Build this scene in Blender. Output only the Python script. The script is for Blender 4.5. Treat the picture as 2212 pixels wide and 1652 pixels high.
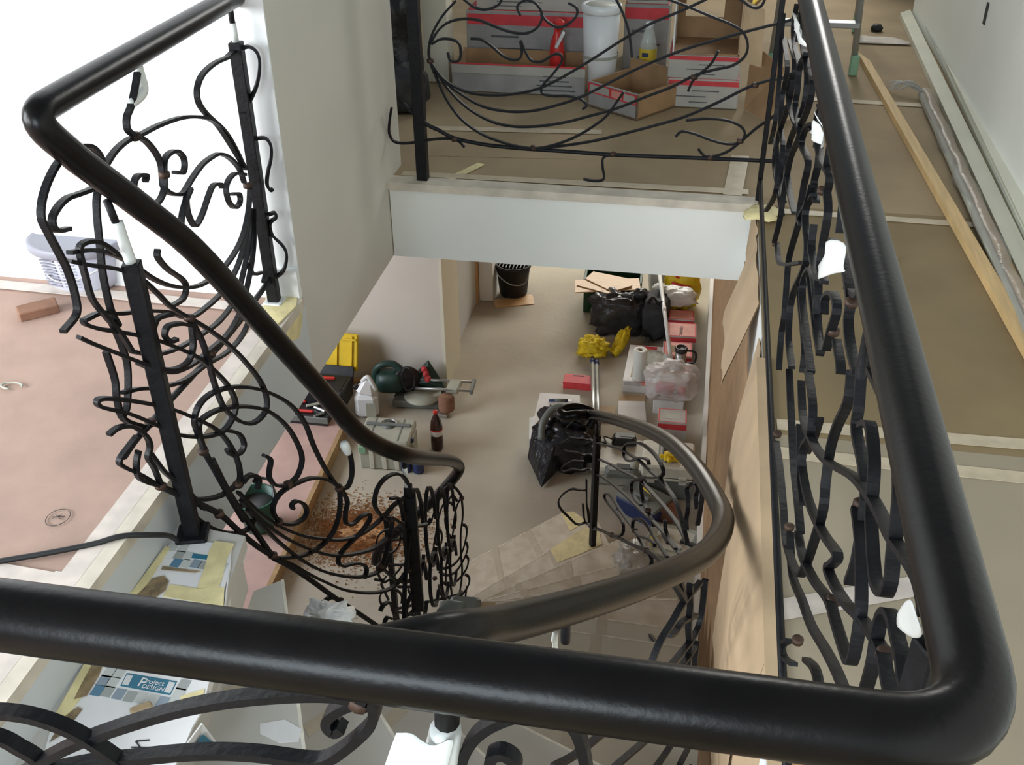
import bpy, bmesh, math, random
from mathutils import Vector, Matrix, Euler
random.seed(7)
for o in list(bpy.data.objects): bpy.data.objects.remove(o, do_unlink=True)
SC = bpy.context.scene
COL = SC.collection
# ------------------------------------------------------------------ camera
FPX, YAW, PITCH, ROLL = 2261.125, .1863, .5722, -.0116
def cam_axes():
    f = Vector((-math.sin(YAW)*math.cos(PITCH), math.cos(YAW)*math.cos(PITCH), -math.sin(PITCH)))
    r = Vector((math.cos(YAW), math.sin(YAW), 0)); u = r.cross(f)
    c, s = math.cos(ROLL), math.sin(ROLL)
    return c*r+s*u, -s*r+c*u, f
cr_, cu_, cf_ = cam_axes()
camd = bpy.data.cameras.new('camera'); cam = bpy.data.objects.new('camera', camd); COL.objects.link(cam)
camd.sensor_width = 36; camd.lens = FPX/2212*36; camd.clip_start = .02
cam.matrix_world = Matrix(((cr_.x, cu_.x, -cf_.x, 0), (cr_.y, cu_.y, -cf_.y, 0), (cr_.z, cu_.z, -cf_.z, 1.5483), (0, 0, 0, 1)))
SC.camera = cam
# ------------------------------------------------------------------ light
SC.view_settings.view_transform = 'Standard'; SC.view_settings.look = 'None'
SC.view_settings.gamma = 1; SC.view_settings.exposure = 0.0
w = bpy.data.worlds.new('world'); SC.world = w; w.use_nodes = True
w.node_tree.nodes['Background'].inputs[0].default_value = (.80, .90, 1, 1)
w.node_tree.nodes['Background'].inputs[1].default_value = .27
def area(name, loc, target, sx, sy, power, col=(1, 1, 1)):
    l = bpy.data.lights.new(name, 'AREA'); l.shape = 'RECTANGLE'; l.size = sx; l.size_y = sy; l.energy = power; l.color = col
    o = bpy.data.objects.new(name, l); COL.objects.link(o); o.location = loc
    o.rotation_euler = (Vector(target)-Vector(loc)).to_track_quat('-Z', 'Y').to_euler()
    return o
area('window_daylight_left', (-4.3, .6, 1.5), (-2.0, 2.4, .9), 1.8, 1.6, 170, (.93, .97, 1))
area('fill_light_west', (-4.3, -1.6, 1.7), (1.1, 3.6, .5), 1.2, 1.3, 125, (.95, .98, 1))  # added fill lamp to brighten the right corridor wall, not a known window
area('window_daylight_near', (-1.0, -2.6, 1.7), (-.3, 3.7, -.3), 2.0, 1.3, 130, (.82, .92, 1))
area('window_daylight_corridor', (.75, 7.9, 1.9), (.4, 3.0, .2), .7, 1.3, 45, (1, .98, .93))
area('window_daylight_far', (-.6, 10.6, -1.0), (-.7, 6.9, -2.8), 2.6, 1.6, 170, (1, .97, .88))
area('window_daylight_below', (-4.3, 4.6, -1.3), (-1.2, 5.4, -2.7), 1.6, 1.4, 80, (.88, .93, 1))

# ------------------------------------------------------------------ materials
MATS = {}
def nodes_of(m): return m.node_tree.nodes, m.node_tree.links
def mat(name, col, rough=.6, metal=0., var=.0, scale=8., bump=0., bscale=60., col2=None, spec=.5, alpha=1., trans=0., stretch=None, detail=4.):
    if name in MATS: return MATS[name]
    m = bpy.data.materials.new(name); m.use_nodes = True; N, L = nodes_of(m)
    b = N['Principled BSDF']; b.inputs['Roughness'].default_value = rough; b.inputs['Metallic'].default_value = metal
    b.inputs['Base Color'].default_value = (*col, 1); b.inputs['Specular IOR Level'].default_value = spec
    if trans: b.inputs['Transmission Weight'].default_value = trans
    if alpha < 1: b.inputs['Alpha'].default_value = alpha
    tc = N.new('ShaderNodeTexCoord'); mp = N.new('ShaderNodeMapping'); L.new(tc.outputs['Object'], mp.inputs['Vector'])
    if stretch: mp.inputs['Scale'].default_value = stretch
    if var or col2:
        n = N.new('ShaderNodeTexNoise'); n.inputs['Scale'].default_value = scale; n.inputs['Detail'].default_value = detail
        L.new(mp.outputs['Vector'], n.inputs['Vector'])
        r = N.new('ShaderNodeValToRGB'); r.color_ramp.elements[0].position = .35; r.color_ramp.elements[1].position = .68
        c2 = col2 or tuple(max(0, c*(1-var)) for c in col)
        c1 = col if col2 else tuple(min(1, c*(1+var)) for c in col)
        r.color_ramp.elements[0].color = (*c2, 1); r.color_ramp.elements[1].color = (*c1, 1)
        L.new(n.outputs['Fac'], r.inputs['Fac']); L.new(r.outputs['Color'], b.inputs['Base Color'])
    if bump:
        n2 = N.new('ShaderNodeTexNoise'); n2.inputs['Scale'].default_value = bscale; n2.inputs['Detail'].default_value = 5
        L.new(mp.outputs['Vector'], n2.inputs['Vector'])
        bp = N.new('ShaderNodeBump'); bp.inputs['Strength'].default_value = bump; bp.inputs['Distance'].default_value = .01
        L.new(n2.outputs['Fac'], bp.inputs['Height']); L.new(bp.outputs['Normal'], b.inputs['Normal'])
    MATS[name] = m; return m
def M_(n): return MATS[n]
mat('white_paint', (.86, .87, .86), .6, var=.02, scale=3)
mat('grey_paint', (.64, .62, .55), .75, var=.02, scale=2, bump=.05, bscale=200)
mat('fascia_paint', (.86, .87, .82), .7, var=.02, scale=2)
mat('lower_wall', (.68, .64, .57), .75, var=.03, scale=2)
mat('cream_wall', (.74, .71, .58), .75, var=.02, scale=2)
mat('side_wall', (.62, .65, .66), .75, var=.04, scale=3)
mat('kraft_grey', (.35, .295, .21), .8, var=.06, scale=3, bump=.08, bscale=25)
mat('carton_white_shaded', (.43, .41, .37), .7, var=.08, scale=8)  # white carton darkened in colour for the dimmer light on the far floor
mat('grey_card_shaded', (.33, .32, .31), .7, var=.1, scale=12)  # grey card with the far floor's weaker light put into its colour
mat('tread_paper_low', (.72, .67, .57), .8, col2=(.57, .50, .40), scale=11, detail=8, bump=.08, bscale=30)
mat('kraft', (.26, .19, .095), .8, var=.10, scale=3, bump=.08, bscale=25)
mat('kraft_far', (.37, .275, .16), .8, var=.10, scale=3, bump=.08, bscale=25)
mat('kraft_card', (.50, .36, .22), .75, var=.10, scale=5, bump=.15, bscale=14)
mat('kraft_brown', (.36, .22, .11), .8, var=.14, scale=9, bump=.1, bscale=30)
mat('pink_paper', (.40, .27, .215), .8, var=.09, scale=6, bump=.10, bscale=30)
mat('pink_paper_low', (.50, .34, .30), .8, var=.09, scale=6, bump=.10, bscale=30)
mat('concrete', (.53, .49, .40), .85, scale=1.3, bump=.2, bscale=24, detail=9, col2=(.40, .355, .29))
mat('concrete_dust', (.62, .56, .45), .9, var=.14, scale=14, bump=.3, bscale=40, detail=9)
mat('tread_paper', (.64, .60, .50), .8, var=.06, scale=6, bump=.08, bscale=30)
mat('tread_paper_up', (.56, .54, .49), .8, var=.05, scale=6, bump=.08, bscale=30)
mat('tread_edge', (.76, .71, .60), .8, var=.12, scale=30)
mat('tread_tape', (.55, .49, .39), .6, var=.06, scale=20)
mat('tape_clear', (.56, .47, .33), .5, var=.1, scale=20)
mat('tape_white', (.60, .53, .47), .5, var=.1, scale=20)
mat('tape_yellow', (.78, .68, .36), .6, var=.14, scale=18, bump=.2, bscale=40)
mat('carton_white', (.80, .79, .78), .7, var=.05, scale=8, bump=.1, bscale=20)
mat('trim_white', (.62, .56, .46), .7, var=.14, scale=12)
mat('dirt', (.36, .26, .14), .95, var=.4, scale=30, alpha=.65)
mat('iron', (.007, .007, .0085), .5, spec=.25, metal=.0, var=.3, scale=25, bump=.15, bscale=90)
mat('iron_rust', (.055, .03, .02), .55, metal=.4, var=.4, scale=40, bump=.15, bscale=90)
mat('rail_wood', (.006, .0052, .005), .31, var=.25, scale=14, bump=.04, bscale=120, spec=.2)
mat('paper_white', (.74, .76, .73), .7, var=.03, scale=20, bump=.2, bscale=40)
mat('black_plastic', (.02, .021, .024), .35, var=.2, scale=20)
mat('black_rubber', (.012, .012, .013), .6, var=.2, scale=20)
mat('black_bag', (.012, .013, .018), .22, var=.4, scale=12, bump=.5, bscale=22)
mat('garbage_bag', (.035, .037, .042), .28, var=.3, scale=14, bump=.7, bscale=18)
mat('laminate', (.62, .40, .20), .45, var=.12, scale=5, stretch=(1, 12, 1))
mat('pine', (.68, .47, .22), .6, var=.12, scale=4, stretch=(14, 1, 1))
mat('corridor_wall', (.86, .87, .80), .6, var=.02, scale=3)
mat('white_mdf', (.74, .73, .60), .5, var=.04, scale=4)
mat('green_crate', (.012, .06, .025), .5, var=.2)
mat('green_plastic', (.02, .11, .075), .4, var=.1)
mat('bosch_green', (.018, .05, .042), .45, var=.15)
mat('red_card', (.62, .05, .06), .6, var=.1, scale=20)
mat('pink_card', (.72, .30, .25), .6, var=.08, scale=20)
mat('grey_card', (.50, .48, .47), .7, var=.08, scale=20)
mat('dark_print', (.10, .10, .11), .7)
mat('blue_print', (.03, .17, .26), .6)
mat('tile_blue', (.10, .22, .33), .6); mat('tile_grey', (.36, .38, .36), .6); mat('tile_pale', (.55, .57, .54), .6); mat('tile_mid', (.26, .32, .38), .6)
mat('yellow_plastic', (.80, .56, .02), .4, var=.06)
mat('yellow_cloth', (.78, .58, .02), .7, var=.25, scale=20, bump=.6, bscale=25)
mat('white_plastic', (.78, .80, .80), .35, var=.03)
mat('case_grey', (.40, .41, .34), .5, var=.1, scale=10)
mat('case_dark', (.16, .18, .17), .5, var=.1, scale=10)
mat('case_light', (.62, .61, .52), .5, var=.1, scale=10)
mat('blue_plastic', (.02, .035, .12), .45, var=.15)
mat('steel', (.45, .46, .45), .35, metal=.9, var=.1)
mat('alu', (.42, .43, .42), .4, metal=.7)
mat('red_plastic', (.65, .03, .025), .35, var=.1)
mat('cola', (.035, .012, .008), .15, spec=.6)
mat('tub_clear', (.52, .53, .62), .3, var=.05)
mat('tub_lid', (.30, .30, .35), .45, var=.05)
mat('film', (.50, .49, .45), .2, var=.1, bump=.6, bscale=30, alpha=.4)
mat('bag_clear', (.82, .80, .80), .25, var=.1, bump=.6, bscale=25, alpha=.5)
mat('bag_white', (.78, .80, .78), .35, var=.08, bump=.6, bscale=25)
mat('bag_yellow', (.85, .62, .02), .35, var=.1, bump=.4, bscale=20)
mat('sawdust', (.55, .30, .14), .95, var=.3, scale=60, bump=.5, bscale=120)
mat('wood_jamb', (.62, .38, .18), .6, var=.15, scale=5, stretch=(10, 10, 1))
mat('wood_raw', (.40, .26, .13), .8, var=.15, scale=8)
mat('dark_fabric', (.03, .032, .036), .8, var=.3, scale=15, bump=.3)
mat('soap_yellow', (.70, .50, .05), .3); mat('glass_clear', (.75, .80, .75), .1, alpha=.45)
mat('ladder_green', (.25, .45, .30), .5)
mat('terracotta', (.26, .13, .08), .8, var=.2)
mat('ink', (.03, .03, .03), .7)

# ------------------------------------------------------------------ mesh helpers
class MB:
    def __init__(s): s.v = []; s.f = []; s.sm = []
    def add(s, vs, fs, smooth=False):
        b = len(s.v); s.v += [tuple(v) for v in vs]
        for f in fs: s.f.append([b+i for i in f]); s.sm.append(smooth)
        return s
    def box(s, c, size, rot=None, taper=1.0, bev=0.0):
        x, y, z = size[0]/2, size[1]/2, size[2]/2
        if bev > 0:
            b = min(bev, x*.9, y*.9, z*.9)
            rings = []
            for zz, ins in ((-z, b), (-z+b, 0), (z-b, 0), (z, b)):
                X, Y = x-ins, y-ins; cc = min(b, X*.5, Y*.5)
                k = taper if zz > 0 else 1
                rings.append([((X)*k, (-Y+cc)*k, zz), ((X)*k, (Y-cc)*k, zz), ((X-cc)*k, (Y)*k, zz), ((-X+cc)*k, (Y)*k, zz), ((-X)*k, (Y-cc)*k, zz), ((-X)*k, (-Y+cc)*k, zz), ((-X+cc)*k, (-Y)*k, zz), ((X-cc)*k, (-Y)*k, zz)])
            vs = [p for r in rings for p in r]
            fs = [[7, 6, 5, 4, 3, 2, 1, 0], [24+i for i in range(8)]]
            for r in range(3):
                for i in range(8): j = (i+1) % 8; fs.append([r*8+i, r*8+j, (r+1)*8+j, (r+1)*8+i])
        else:
            vs = [(-x, -y, -z), (x, -y, -z), (x, y, -z), (-x, y, -z), (-x*taper, -y*taper, z), (x*taper, -y*taper, z), (x*taper, y*taper, z), (-x*taper, y*taper, z)]
            fs = [[0, 3, 2, 1], [4, 5, 6, 7], [0, 1, 5, 4], [1, 2, 6, 5], [2, 3, 7, 6], [3, 0, 4, 7]]
        R = Euler(rot).to_matrix() if rot else Matrix.Identity(3)
        C = Vector(c)
        return s.add([C+R@Vector(v) for v in vs], fs)
    def prism(s, poly, z0, z1):
        n = len(poly)
        a = sum(poly[i][0]*poly[(i+1) % n][1]-poly[(i+1) % n][0]*poly[i][1] for i in range(n))
        if a < 0: poly = poly[::-1]
        vs = [(p[0], p[1], z0) for p in poly]+[(p[0], p[1], z1) for p in poly]
        fs = [list(range(n))[::-1], [n+i for i in range(n)]]+[[i, (i+1) % n, n+(i+1) % n, n+i] for i in range(n)]
        return s.add(vs, fs)
    def lathe(s, prof, n=20, c=(0, 0, 0), rot=None, cap=True, sx=1, sy=1):
        R = Euler(rot).to_matrix() if rot else Matrix.Identity(3); C = Vector(c); vs = []; fs = []
        for r, z in prof:
            for i in range(n):
                a = 2*math.pi*i/n; vs.append(C+R@Vector((r*math.cos(a)*sx, r*math.sin(a)*sy, z)))
        for k in range(len(prof)-1):
            for i in range(n): j = (i+1) % n; fs.append([k*n+i, k*n+j, (k+1)*n+j, (k+1)*n+i])
        if cap:
            fs.append([i for i in range(n)][::-1]); fs.append([(len(prof)-1)*n+i for i in range(n)])
        return s.add(vs, fs, True)
    def tube(s, pts, r, n=8, cap=True):
        pts = [Vector(p) for p in pts]; m = len(pts); rs = r if isinstance(r, (list, tuple)) else [r]*m
        vs = []; fs = []; up = None
        for i, p in enumerate(pts):
            t = (pts[min(i+1, m-1)]-pts[max(i-1, 0)]).normalized()
            if up is None:
                up = Vector((0, 0, 1)) if abs(t.z) < .9 else Vector((1, 0, 0))
            up = (up-t*up.dot(t)).normalized(); bi = t.cross(up)
            for k in range(n):
                a = 2*math.pi*k/n; vs.append(p+(up*math.cos(a)+bi*math.sin(a))*rs[i])
        for i in range(m-1):
            for k in range(n): j = (k+1) % n; fs.append([i*n+k, i*n+j, (i+1)*n+j, (i+1)*n+k])
        if cap: fs.append(list(range(n))[::-1]); fs.append([(m-1)*n+k for k in range(n)])
        return s.add(vs, fs, True)
    def bar(s, pts, nrm, w, h):
        """flat bar swept along pts; w along nrm (list), h across"""
        m = len(pts); vs = []; fs = []
        for i, p in enumerate(pts):
            p = Vector(p); t = (Vector(pts[min(i+1, m-1)])-Vector(pts[max(i-1, 0)])).normalized(); nn = Vector(nrm[i]).normalized()
            b = t.cross(nn)
            if b.length < 1e-4: b = Vector((0, 0, 1))
            b.normalize(); ww = w/2; hh = h/2
            for a, c in ((-ww, -hh), (ww, -hh), (ww, hh), (-ww, hh)): vs.append(p+nn*a+b*c)
        for i in range(m-1):
            for k in range(4): j = (k+1) % 4; fs.append([i*4+k, i*4+j, (i+1)*4+j, (i+1)*4+k])
        fs.append([3, 2, 1, 0]); fs.append([(m-1)*4+k for k in range(4)])
        return s.add(vs, fs)
    def sheet(s, nx, ny, fn, thick=.002):
        vs = []; fs = []
        for j in range(ny+1):
            for i in range(nx+1): vs.append(Vector(fn(i/nx, j/ny)))
        N = len(vs); vs2 = [v-Vector((0, 0, thick)) for v in vs]
        for j in range(ny):
            for i in range(nx):
                a = j*(nx+1)+i; fs.append([a, a+1, a+nx+2, a+nx+1]); fs.append([N+a, N+a+nx+1, N+a+nx+2, N+a+1])
        rim = [i for i in range(nx+1)]+[(k+1)*(nx+1)+nx for k in range(ny)]+[ny*(nx+1)+nx-1-i for i in range(nx)]+[(ny-1-k)*(nx+1) for k in range(ny-1)]
        for k in range(len(rim)): a, b = rim[k], rim[(k+1) % len(rim)]; fs.append([a, N+a, N+b, b])
        return s.add(vs+vs2, fs, True)
    def mesh(s, name):
        me = bpy.data.meshes.new(name); me.from_pydata(s.v, [], s.f); me.update()
        me.polygons.foreach_set('use_smooth', s.sm); return me
def obj(name, mb, m, parent=None, label=None):
    me = mb.mesh(name) if isinstance(mb, MB) else mb
    o = bpy.data.objects.new(name, me); COL.objects.link(o)
    if not me.materials: me.materials.append(MATS[m] if isinstance(m, str) else m)
    if parent is not None: o.parent = parent
    if label: o['label'] = label
    return o
def thing(name, label, cat, loc=(0, 0, 0), rot=(0, 0, 0), group=None):
    o = bpy.data.objects.new(name, None); COL.objects.link(o); o.location = loc; o.rotation_euler = rot; o.empty_display_size = .05
    o['label'] = label; o['category'] = cat
    if group: o['group'] = group
    return o
def tag(o, label, cat, group=None):
    o['label'] = label; o['category'] = cat
    if group: o['group'] = group
    return o
def struct(name, mb, m, label=None, cat=None):
    o = obj(name, mb, m); o['kind'] = 'structure'
    o['label'] = label or name.replace('_', ' '); o['category'] = cat or name.split('_')[0]
    return o
def spline(pts, sub=5):
    P = [Vector(p) for p in pts]; n = len(P)
    if n < 3: return P
    out = []
    for i in range(n-1):
        a = P[i-1] if i > 0 else P[0]*2-P[1]; b = P[i]; c = P[i+1]; d = P[i+2] if i+2 < n else P[-1]*2-P[-2]
        for k in range(sub):
            t = k/sub
            out.append(.5*((2*b)+(c-a)*t+(2*a-5*b+4*c-d)*t*t+(3*b-a-3*c+d)*t**3))
    out.append(P[-1]); return out
# ------------------------------------------------------------------ setting
XL, XR, YF, YW, YN = -1.182, .232, 3.71, 2.74, .515
S, LOW = .317, -2.835
def bx(x0, x1, y0, y1, z0, z1, mb=None): return (mb or MB()).box(((x0+x1)/2, (y0+y1)/2, (z0+z1)/2), (x1-x0, y1-y0, z1-z0))
fl = struct('floor_lower', bx(-4.6, 3, .2, 10.8, LOW-.12, LOW), 'concrete', 'dusty beige concrete floor of the storey below', 'floor')
f_left = struct('floor_landing', bx(-4.6, XL, -3, YW+.1, -S, 0), 'pink_paper', 'upper floor on the left covered with pinkish protective paper', 'floor')
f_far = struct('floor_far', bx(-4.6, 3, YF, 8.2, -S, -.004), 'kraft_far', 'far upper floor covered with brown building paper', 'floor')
f_right = struct('floor_right', bx(XR, 2.4, -3, YF, -S, -.004), 'kraft', 'upper corridor floor on the right covered with brown paper', 'floor')
f_near = struct('floor_near', bx(XL, XR, -3, .42, -S, 0), 'kraft', 'upper floor in front of the stairwell', 'floor')
# vertical faces of the opening
struct('trim_1', bx(XL-.001, XL+.004, .42, YW, -S, -.028), 'side_wall', 'grey plastered edge of the landing floor slab', 'trim')
struct('trim_2', bx(XL+.004, XR, YF-.006, YF, -S, -.03), 'fascia_paint', 'pale grey fascia under the far floor edge', 'trim')
struct('wall_pier', bx(XL-.14, XL, YW, 3.9, -S, 2.6), 'grey_paint', 'grey painted wall pier beside the stairwell', 'wall')
struct('wall_left', bx(-4.6, XL-.001, YW-.004, YW+.14, 0, 2.6), 'white_paint', 'bright white wall behind the landing', 'wall')
bb = struct('baseboard_left', bx(-4.6, XL-.002, YW-.02, YW-.004, 0, .1), 'white_paint', 'white baseboard under the bright wall', 'baseboard')
struct('wall_right_low', bx(XR, XR+.12, .42, 10.8, LOW, -S), 'kraft_brown', 'brown right side wall of the stairwell', 'wall')
struct('baseboard_right', bx(XR-.03, XR, YF+.4, 10.7, LOW, LOW+.13), 'white_paint', 'white baseboard at the foot of the lower right wall', 'baseboard')
struct('wall_near', bx(XL, XR, .36, .42, LOW, -S), 'side_wall', 'wall under the near floor edge', 'wall')
struct('wall_back_low', bx(-4.6, -1.74, 6.53, 6.9, LOW, -S), 'lower_wall', 'beige wall at the back of the lower hall', 'wall')
struct('wall_end_low', bx(-1.76, -1.735, 6.528, 7.0, LOW, -S), 'cream_wall', 'cream end face of the lower wall', 'wall')
struct('wall_side_low', bx(-1.90, -1.80, 7.0, 7.95, LOW, -S), 'side_wall', 'pale grey wall behind the lower doorway', 'wall')
struct('wall_rear_low', bx(-4.6, 3, 10.7, 10.8, LOW, -S), 'lower_wall', 'rear wall of the lower storey', 'wall')
struct('wall_west_low', bx(-4.7, -4.6, .2, 10.8, LOW, -S), 'lower_wall', 'left wall of the lower storey', 'wall')
dj = struct('door_1', bx(-1.87, -1.785, 7.9, 8.0, LOW, -S), 'wood_jamb', 'raw timber door lining of the lower doorway', 'door')
obj('door_panel', bx(-1.78, -1.66, 7.95, 8.9, LOW+.005, -S-.01), 'white_paint', dj)
struct('wall_far', bx(-4.6, .92, 8.1, 8.2, 0, 2.6), 'white_paint', 'wall at the far end of the upper floor', 'wall')
struct('wall_jamb', bx(-1.36, -1.24, 5.0, 5.12, 0, 2.6), 'cream_wall', 'cream wall corner behind the far railing', 'wall')
struct('wall_right', bx(1.17, 1.30, -3, 6.7, 0, 2.6), 'corridor_wall', 'pale wall along the right corridor', 'wall')
struct('wall_right_end', bx(.9, 1.6, 7.4, 7.5, 0, 2.6), 'cream_wall', 'cream wall beyond the corridor door', 'wall')
d2 = struct('door_2', bx(1.30, 1.44, 6.62, 6.74, 0, 2.2), 'wood_jamb', 'orange timber door frame at the corridor end', 'door')
struct('trim_3', bx(XR-.003, XR+.001, .42, YF-.01, -S, -.006), 'white_paint', 'white painted edge of the right floor slab', 'trim')
# landing edge strip
es = struct('trim_4', bx(XL-.045, XL+.008, .42, YW-.02, -.028, .006), 'trim_white', 'worn white edge strip of the landing floor', 'trim')
struct('trim_5', bx(XL-.002, XR, YF-.02, YF+.055, -.028, .004), 'trim_white', 'taped edge strip of the far floor', 'trim')
# tapes on floors
NSTRIP = [0]
def strip(parent, pts, m='tape_clear', z=.003, t=.0022):
    NSTRIP[0] += 1; z += .0003*NSTRIP[0]
    return obj('tape_strip', MB().prism(pts, z-t, z), m, parent)
def quad(a, b, wd):
    a = Vector((a[0], a[1])); b = Vector((b[0], b[1])); d = (b-a).normalized(); n = Vector((-d.y, d.x))*wd/2
    return [tuple(a-n), tuple(b-n), tuple(b+n), tuple(a+n)]
for a, b, wd, m in (((.26, 2.283), (1.1, 2.30), .045, 'tape_clear'), ((.26, 2.16), (1.1, 2.15), .045, 'tape_clear'), ((.24, 1.61), (.62, 1.77), .055, 'tape_white'), ((.3, 3.66), (1.1, 3.64), .04, 'tape_clear'), ((.5, 5.0), (1.0, 4.98), .05, 'tape_clear')):
    strip(f_right if a[1] < YF else f_far, quad(a, b, wd), m, -.001)
for a, b, wd, m in (((-1.15, 4.34), (-.42, 4.40), .05, 'tape_clear'), ((-.95, 3.77), (-.86, 3.95), .035, 'tape_yellow'), ((-1.15, 3.80), (.2, 3.82), .045, 'tape_clear'), ((.14, 3.78), (.17, 4.2), .07, 'tape_clear')):
    strip(f_far, quad(a, b, wd), m, -.001)
for a, b, wd, m in (((-1.62, 1.44), (-1.24, 1.42), .07, 'tape_white'), ((-1.235, .6), (-1.235, 2.7), .05, 'tape_white'), ((-2.3, 2.66), (-1.25, 2.64), .05, 'tape_white')):
    strip(f_left, quad(a, b, wd), m, .003)
obj('paper_sheet', MB().prism([(XR+.002, .42), (1.16, .42), (1.16, 2.24), (XR+.002, 2.24)], -.0042, -.0034), 'kraft_grey', f_right)
for a, b in (((-1.166, 4.01), (-.904, 4.027)), ((-.904, 4.027), (-.489, 4.068))): obj('paper_crease', MB().prism(quad(a, b, .004), -.0038, -.0030), 'dirt', f_far)
# cardboard on the right stair wall
def wavy(u, v):
    return None
cw = thing('cardboard_cover', 'brown cardboard sheets taped over the right wall of the stairwell', 'cardboard', (XR, 1.0, 0))
def card(y0, y1, z0, slope, off, seed, m='kraft_card'):
    """hanging sheet: leans inward over the slab edge, then drops straight"""
    rnd = random.Random(seed); ph = [rnd.uniform(0, 6) for _ in range(4)]
    mb = MB(); nx, nz = 24, 14; vs = []; fs = []
    for k in (0, 1):
        for j in range(nz+1):
            for i in range(nx+1):
                u, v = i/nx, j/nz; zz = z0*(1-v)
                lean = slope*min(1, -zz/.30)
                x = -off-lean-.004*math.sin(5*u+ph[0])*math.sin(3*v+ph[1])-.003*math.sin(13*u+ph[2]+4*v) - (0 if k else .003)
                if j == 0: zz += .012*math.sin(9*u+ph[3])+.006*math.sin(31*u)
                vs.append((x, y0+(y1-y0)*u-1.0, zz))
    n = (nx+1)*(nz+1)
    for j in range(nz):
        for i in range(nx):
            a = j*(nx+1)+i; fs.append([a, a+nx+1, a+nx+2, a+1]); fs.append([n+a, n+a+1, n+a+nx+2, n+a+nx+1])
    return obj('cardboard_sheet', mb.add(vs, fs, True), m, cw)
card(.45, 1.62, -.85, .040, .006, 1); card(1.50, 2.35, -.85, .040, .010, 2); card(2.30, 2.72, -.55, .040, .007, 3); card(2.93, 3.42, -.335, .080, .006, 4); card(3.43, 3.68, -.15, .040, .005, 5)
# folded flap over the floor edge
obj('cardboard_flap', bx(-.02, .02, .45, 2.6, -.001, .003), 'kraft_card', cw)
for c in cw.children:
    if c.name.startswith('cardboard_flap'): c.location.y = -1.0
# raised platform of the lower floor
pl = struct('floor_platform', MB().prism([(-2.31, 5.86), (-2.20, 3.6), (-4.6, 3.6), (-4.6, 5.86)], LOW, LOW+.09), 'pink_paper_low', 'raised lower platform covered with pinkish paper', 'floor')
obj('platform_edge', MB().prism([(-2.31, 5.87), (-2.20, 3.6), (-2.23, 3.6), (-2.34, 5.87)], LOW, LOW+.093), 'wood_raw', pl)

# ------------------------------------------------------------------ staircase
R_ = .18
nos = {  # nosing inner end, outer end, from the top tread down
 0: ((-1.00, 1.785), (-.80, .62)), 1: ((-.945, 1.835), (-.42, .74)), 2: ((-.895, 1.90), (-.17, 1.09)), 3: ((-.865, 2.03), (.04, 1.34)),
 4: ((-.845, 2.12), (.14, 1.73)), 5: ((-.84, 2.32), (.16, 2.15)), 6: ((-.84, 2.57), (.165, 2.538)), 7: ((-.83, 2.826), (.16, 2.81)),
 8: ((-.80, 3.088), (.14, 3.074)), 9: ((-.79, 3.27), (.08, 3.43)), 10: ((-.81, 3.44), (-.06, 3.71)), 11: ((-.85, 3.625), (-.155, 4.03)),
 12: ((-.92, 3.79), (-.235, 4.40)), 13: ((-1.02, 3.97), (-.39, 4.74)), 14: ((-1.12, 4.45), (-.632, 4.996))}
st = thing('winder_staircase', 'winding staircase wrapped in greyish protective paper leading down to the lower hall', 'staircase', (-.4, 3.0, LOW))
def tread_poly(k):
    i1, o1 = nos[k]
    if k == 0: return [i1, o1, (XL, .62), (XL, 1.80)]
    i0, o0 = nos[k-1]
    # reach 3 cm under the tread above
    def back(a, b): return (b[0]+(b[0]-a[0])*.08, b[1]+(b[1]-a[1])*.08)
    if k == 14:
        e = [i1, o1, (-.575, 5.02), (-.51, 4.98), (-.43, 4.88)]
        return e+[back(o1, o0), back(i1, i0)]
    return [i1, o1, back(o1, o0), back(i1, i0)]
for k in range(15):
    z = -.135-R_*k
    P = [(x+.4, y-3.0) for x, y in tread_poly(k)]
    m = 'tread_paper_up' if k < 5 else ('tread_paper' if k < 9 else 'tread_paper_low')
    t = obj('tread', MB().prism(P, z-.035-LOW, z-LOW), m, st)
    (i1, o1) = nos[k]
    a = Vector((i1[0]+.4, i1[1]-3)); b = Vector((o1[0]+.4, o1[1]-3)); d = (b-a).normalized(); n = Vector((d.y, -d.x))
    # riser set back under the nosing
    back = -Vector((-d.y, d.x))*.02 if False else Vector((0, 0))
    q = [a-back, b-back]
    sgn = Vector((-d.y, d.x)) if k else Vector((1, 0))
    if k: 
        up = (Vector(nos[k-1][0])+Vector(nos[k-1][1]))/2-(Vector(i1)+Vector(o1))/2
        if sgn.dot(up) > 0: sgn = -sgn
    r0 = a-sgn*.02; r1 = b-sgn*.02
    obj('riser', MB().prism([tuple(r0), tuple(r1), tuple(r1-sgn*.018), tuple(r0-sgn*.018)], z-R_-LOW, z-.03-LOW), m, st)
    if k: obj('worn_edge', MB().prism([tuple(a+sgn*.0005), tuple(b+sgn*.0005), tuple(b-sgn*.007), tuple(a-sgn*.007)], z-.012-LOW, z+.0006-LOW), 'tread_edge', t)
    if 0 < k:
        # pale tape bands across the paper
        for u in (.28, .62):
            pa = a+(b-a)*u; i0, o0 = nos[k-1]; pb = Vector((i0[0]+.4, i0[1]-3)).lerp(Vector((o0[0]+.4, o0[1]-3)), u)
            if k < 5 and u > .5: continue
            e = d*.02
            obj('tape_band', MB().prism([tuple(pa-e), tuple(pa+e), tuple(pb+e), tuple(pb-e)], z-LOW, z+.0012-LOW), 'tread_tape', t)
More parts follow.
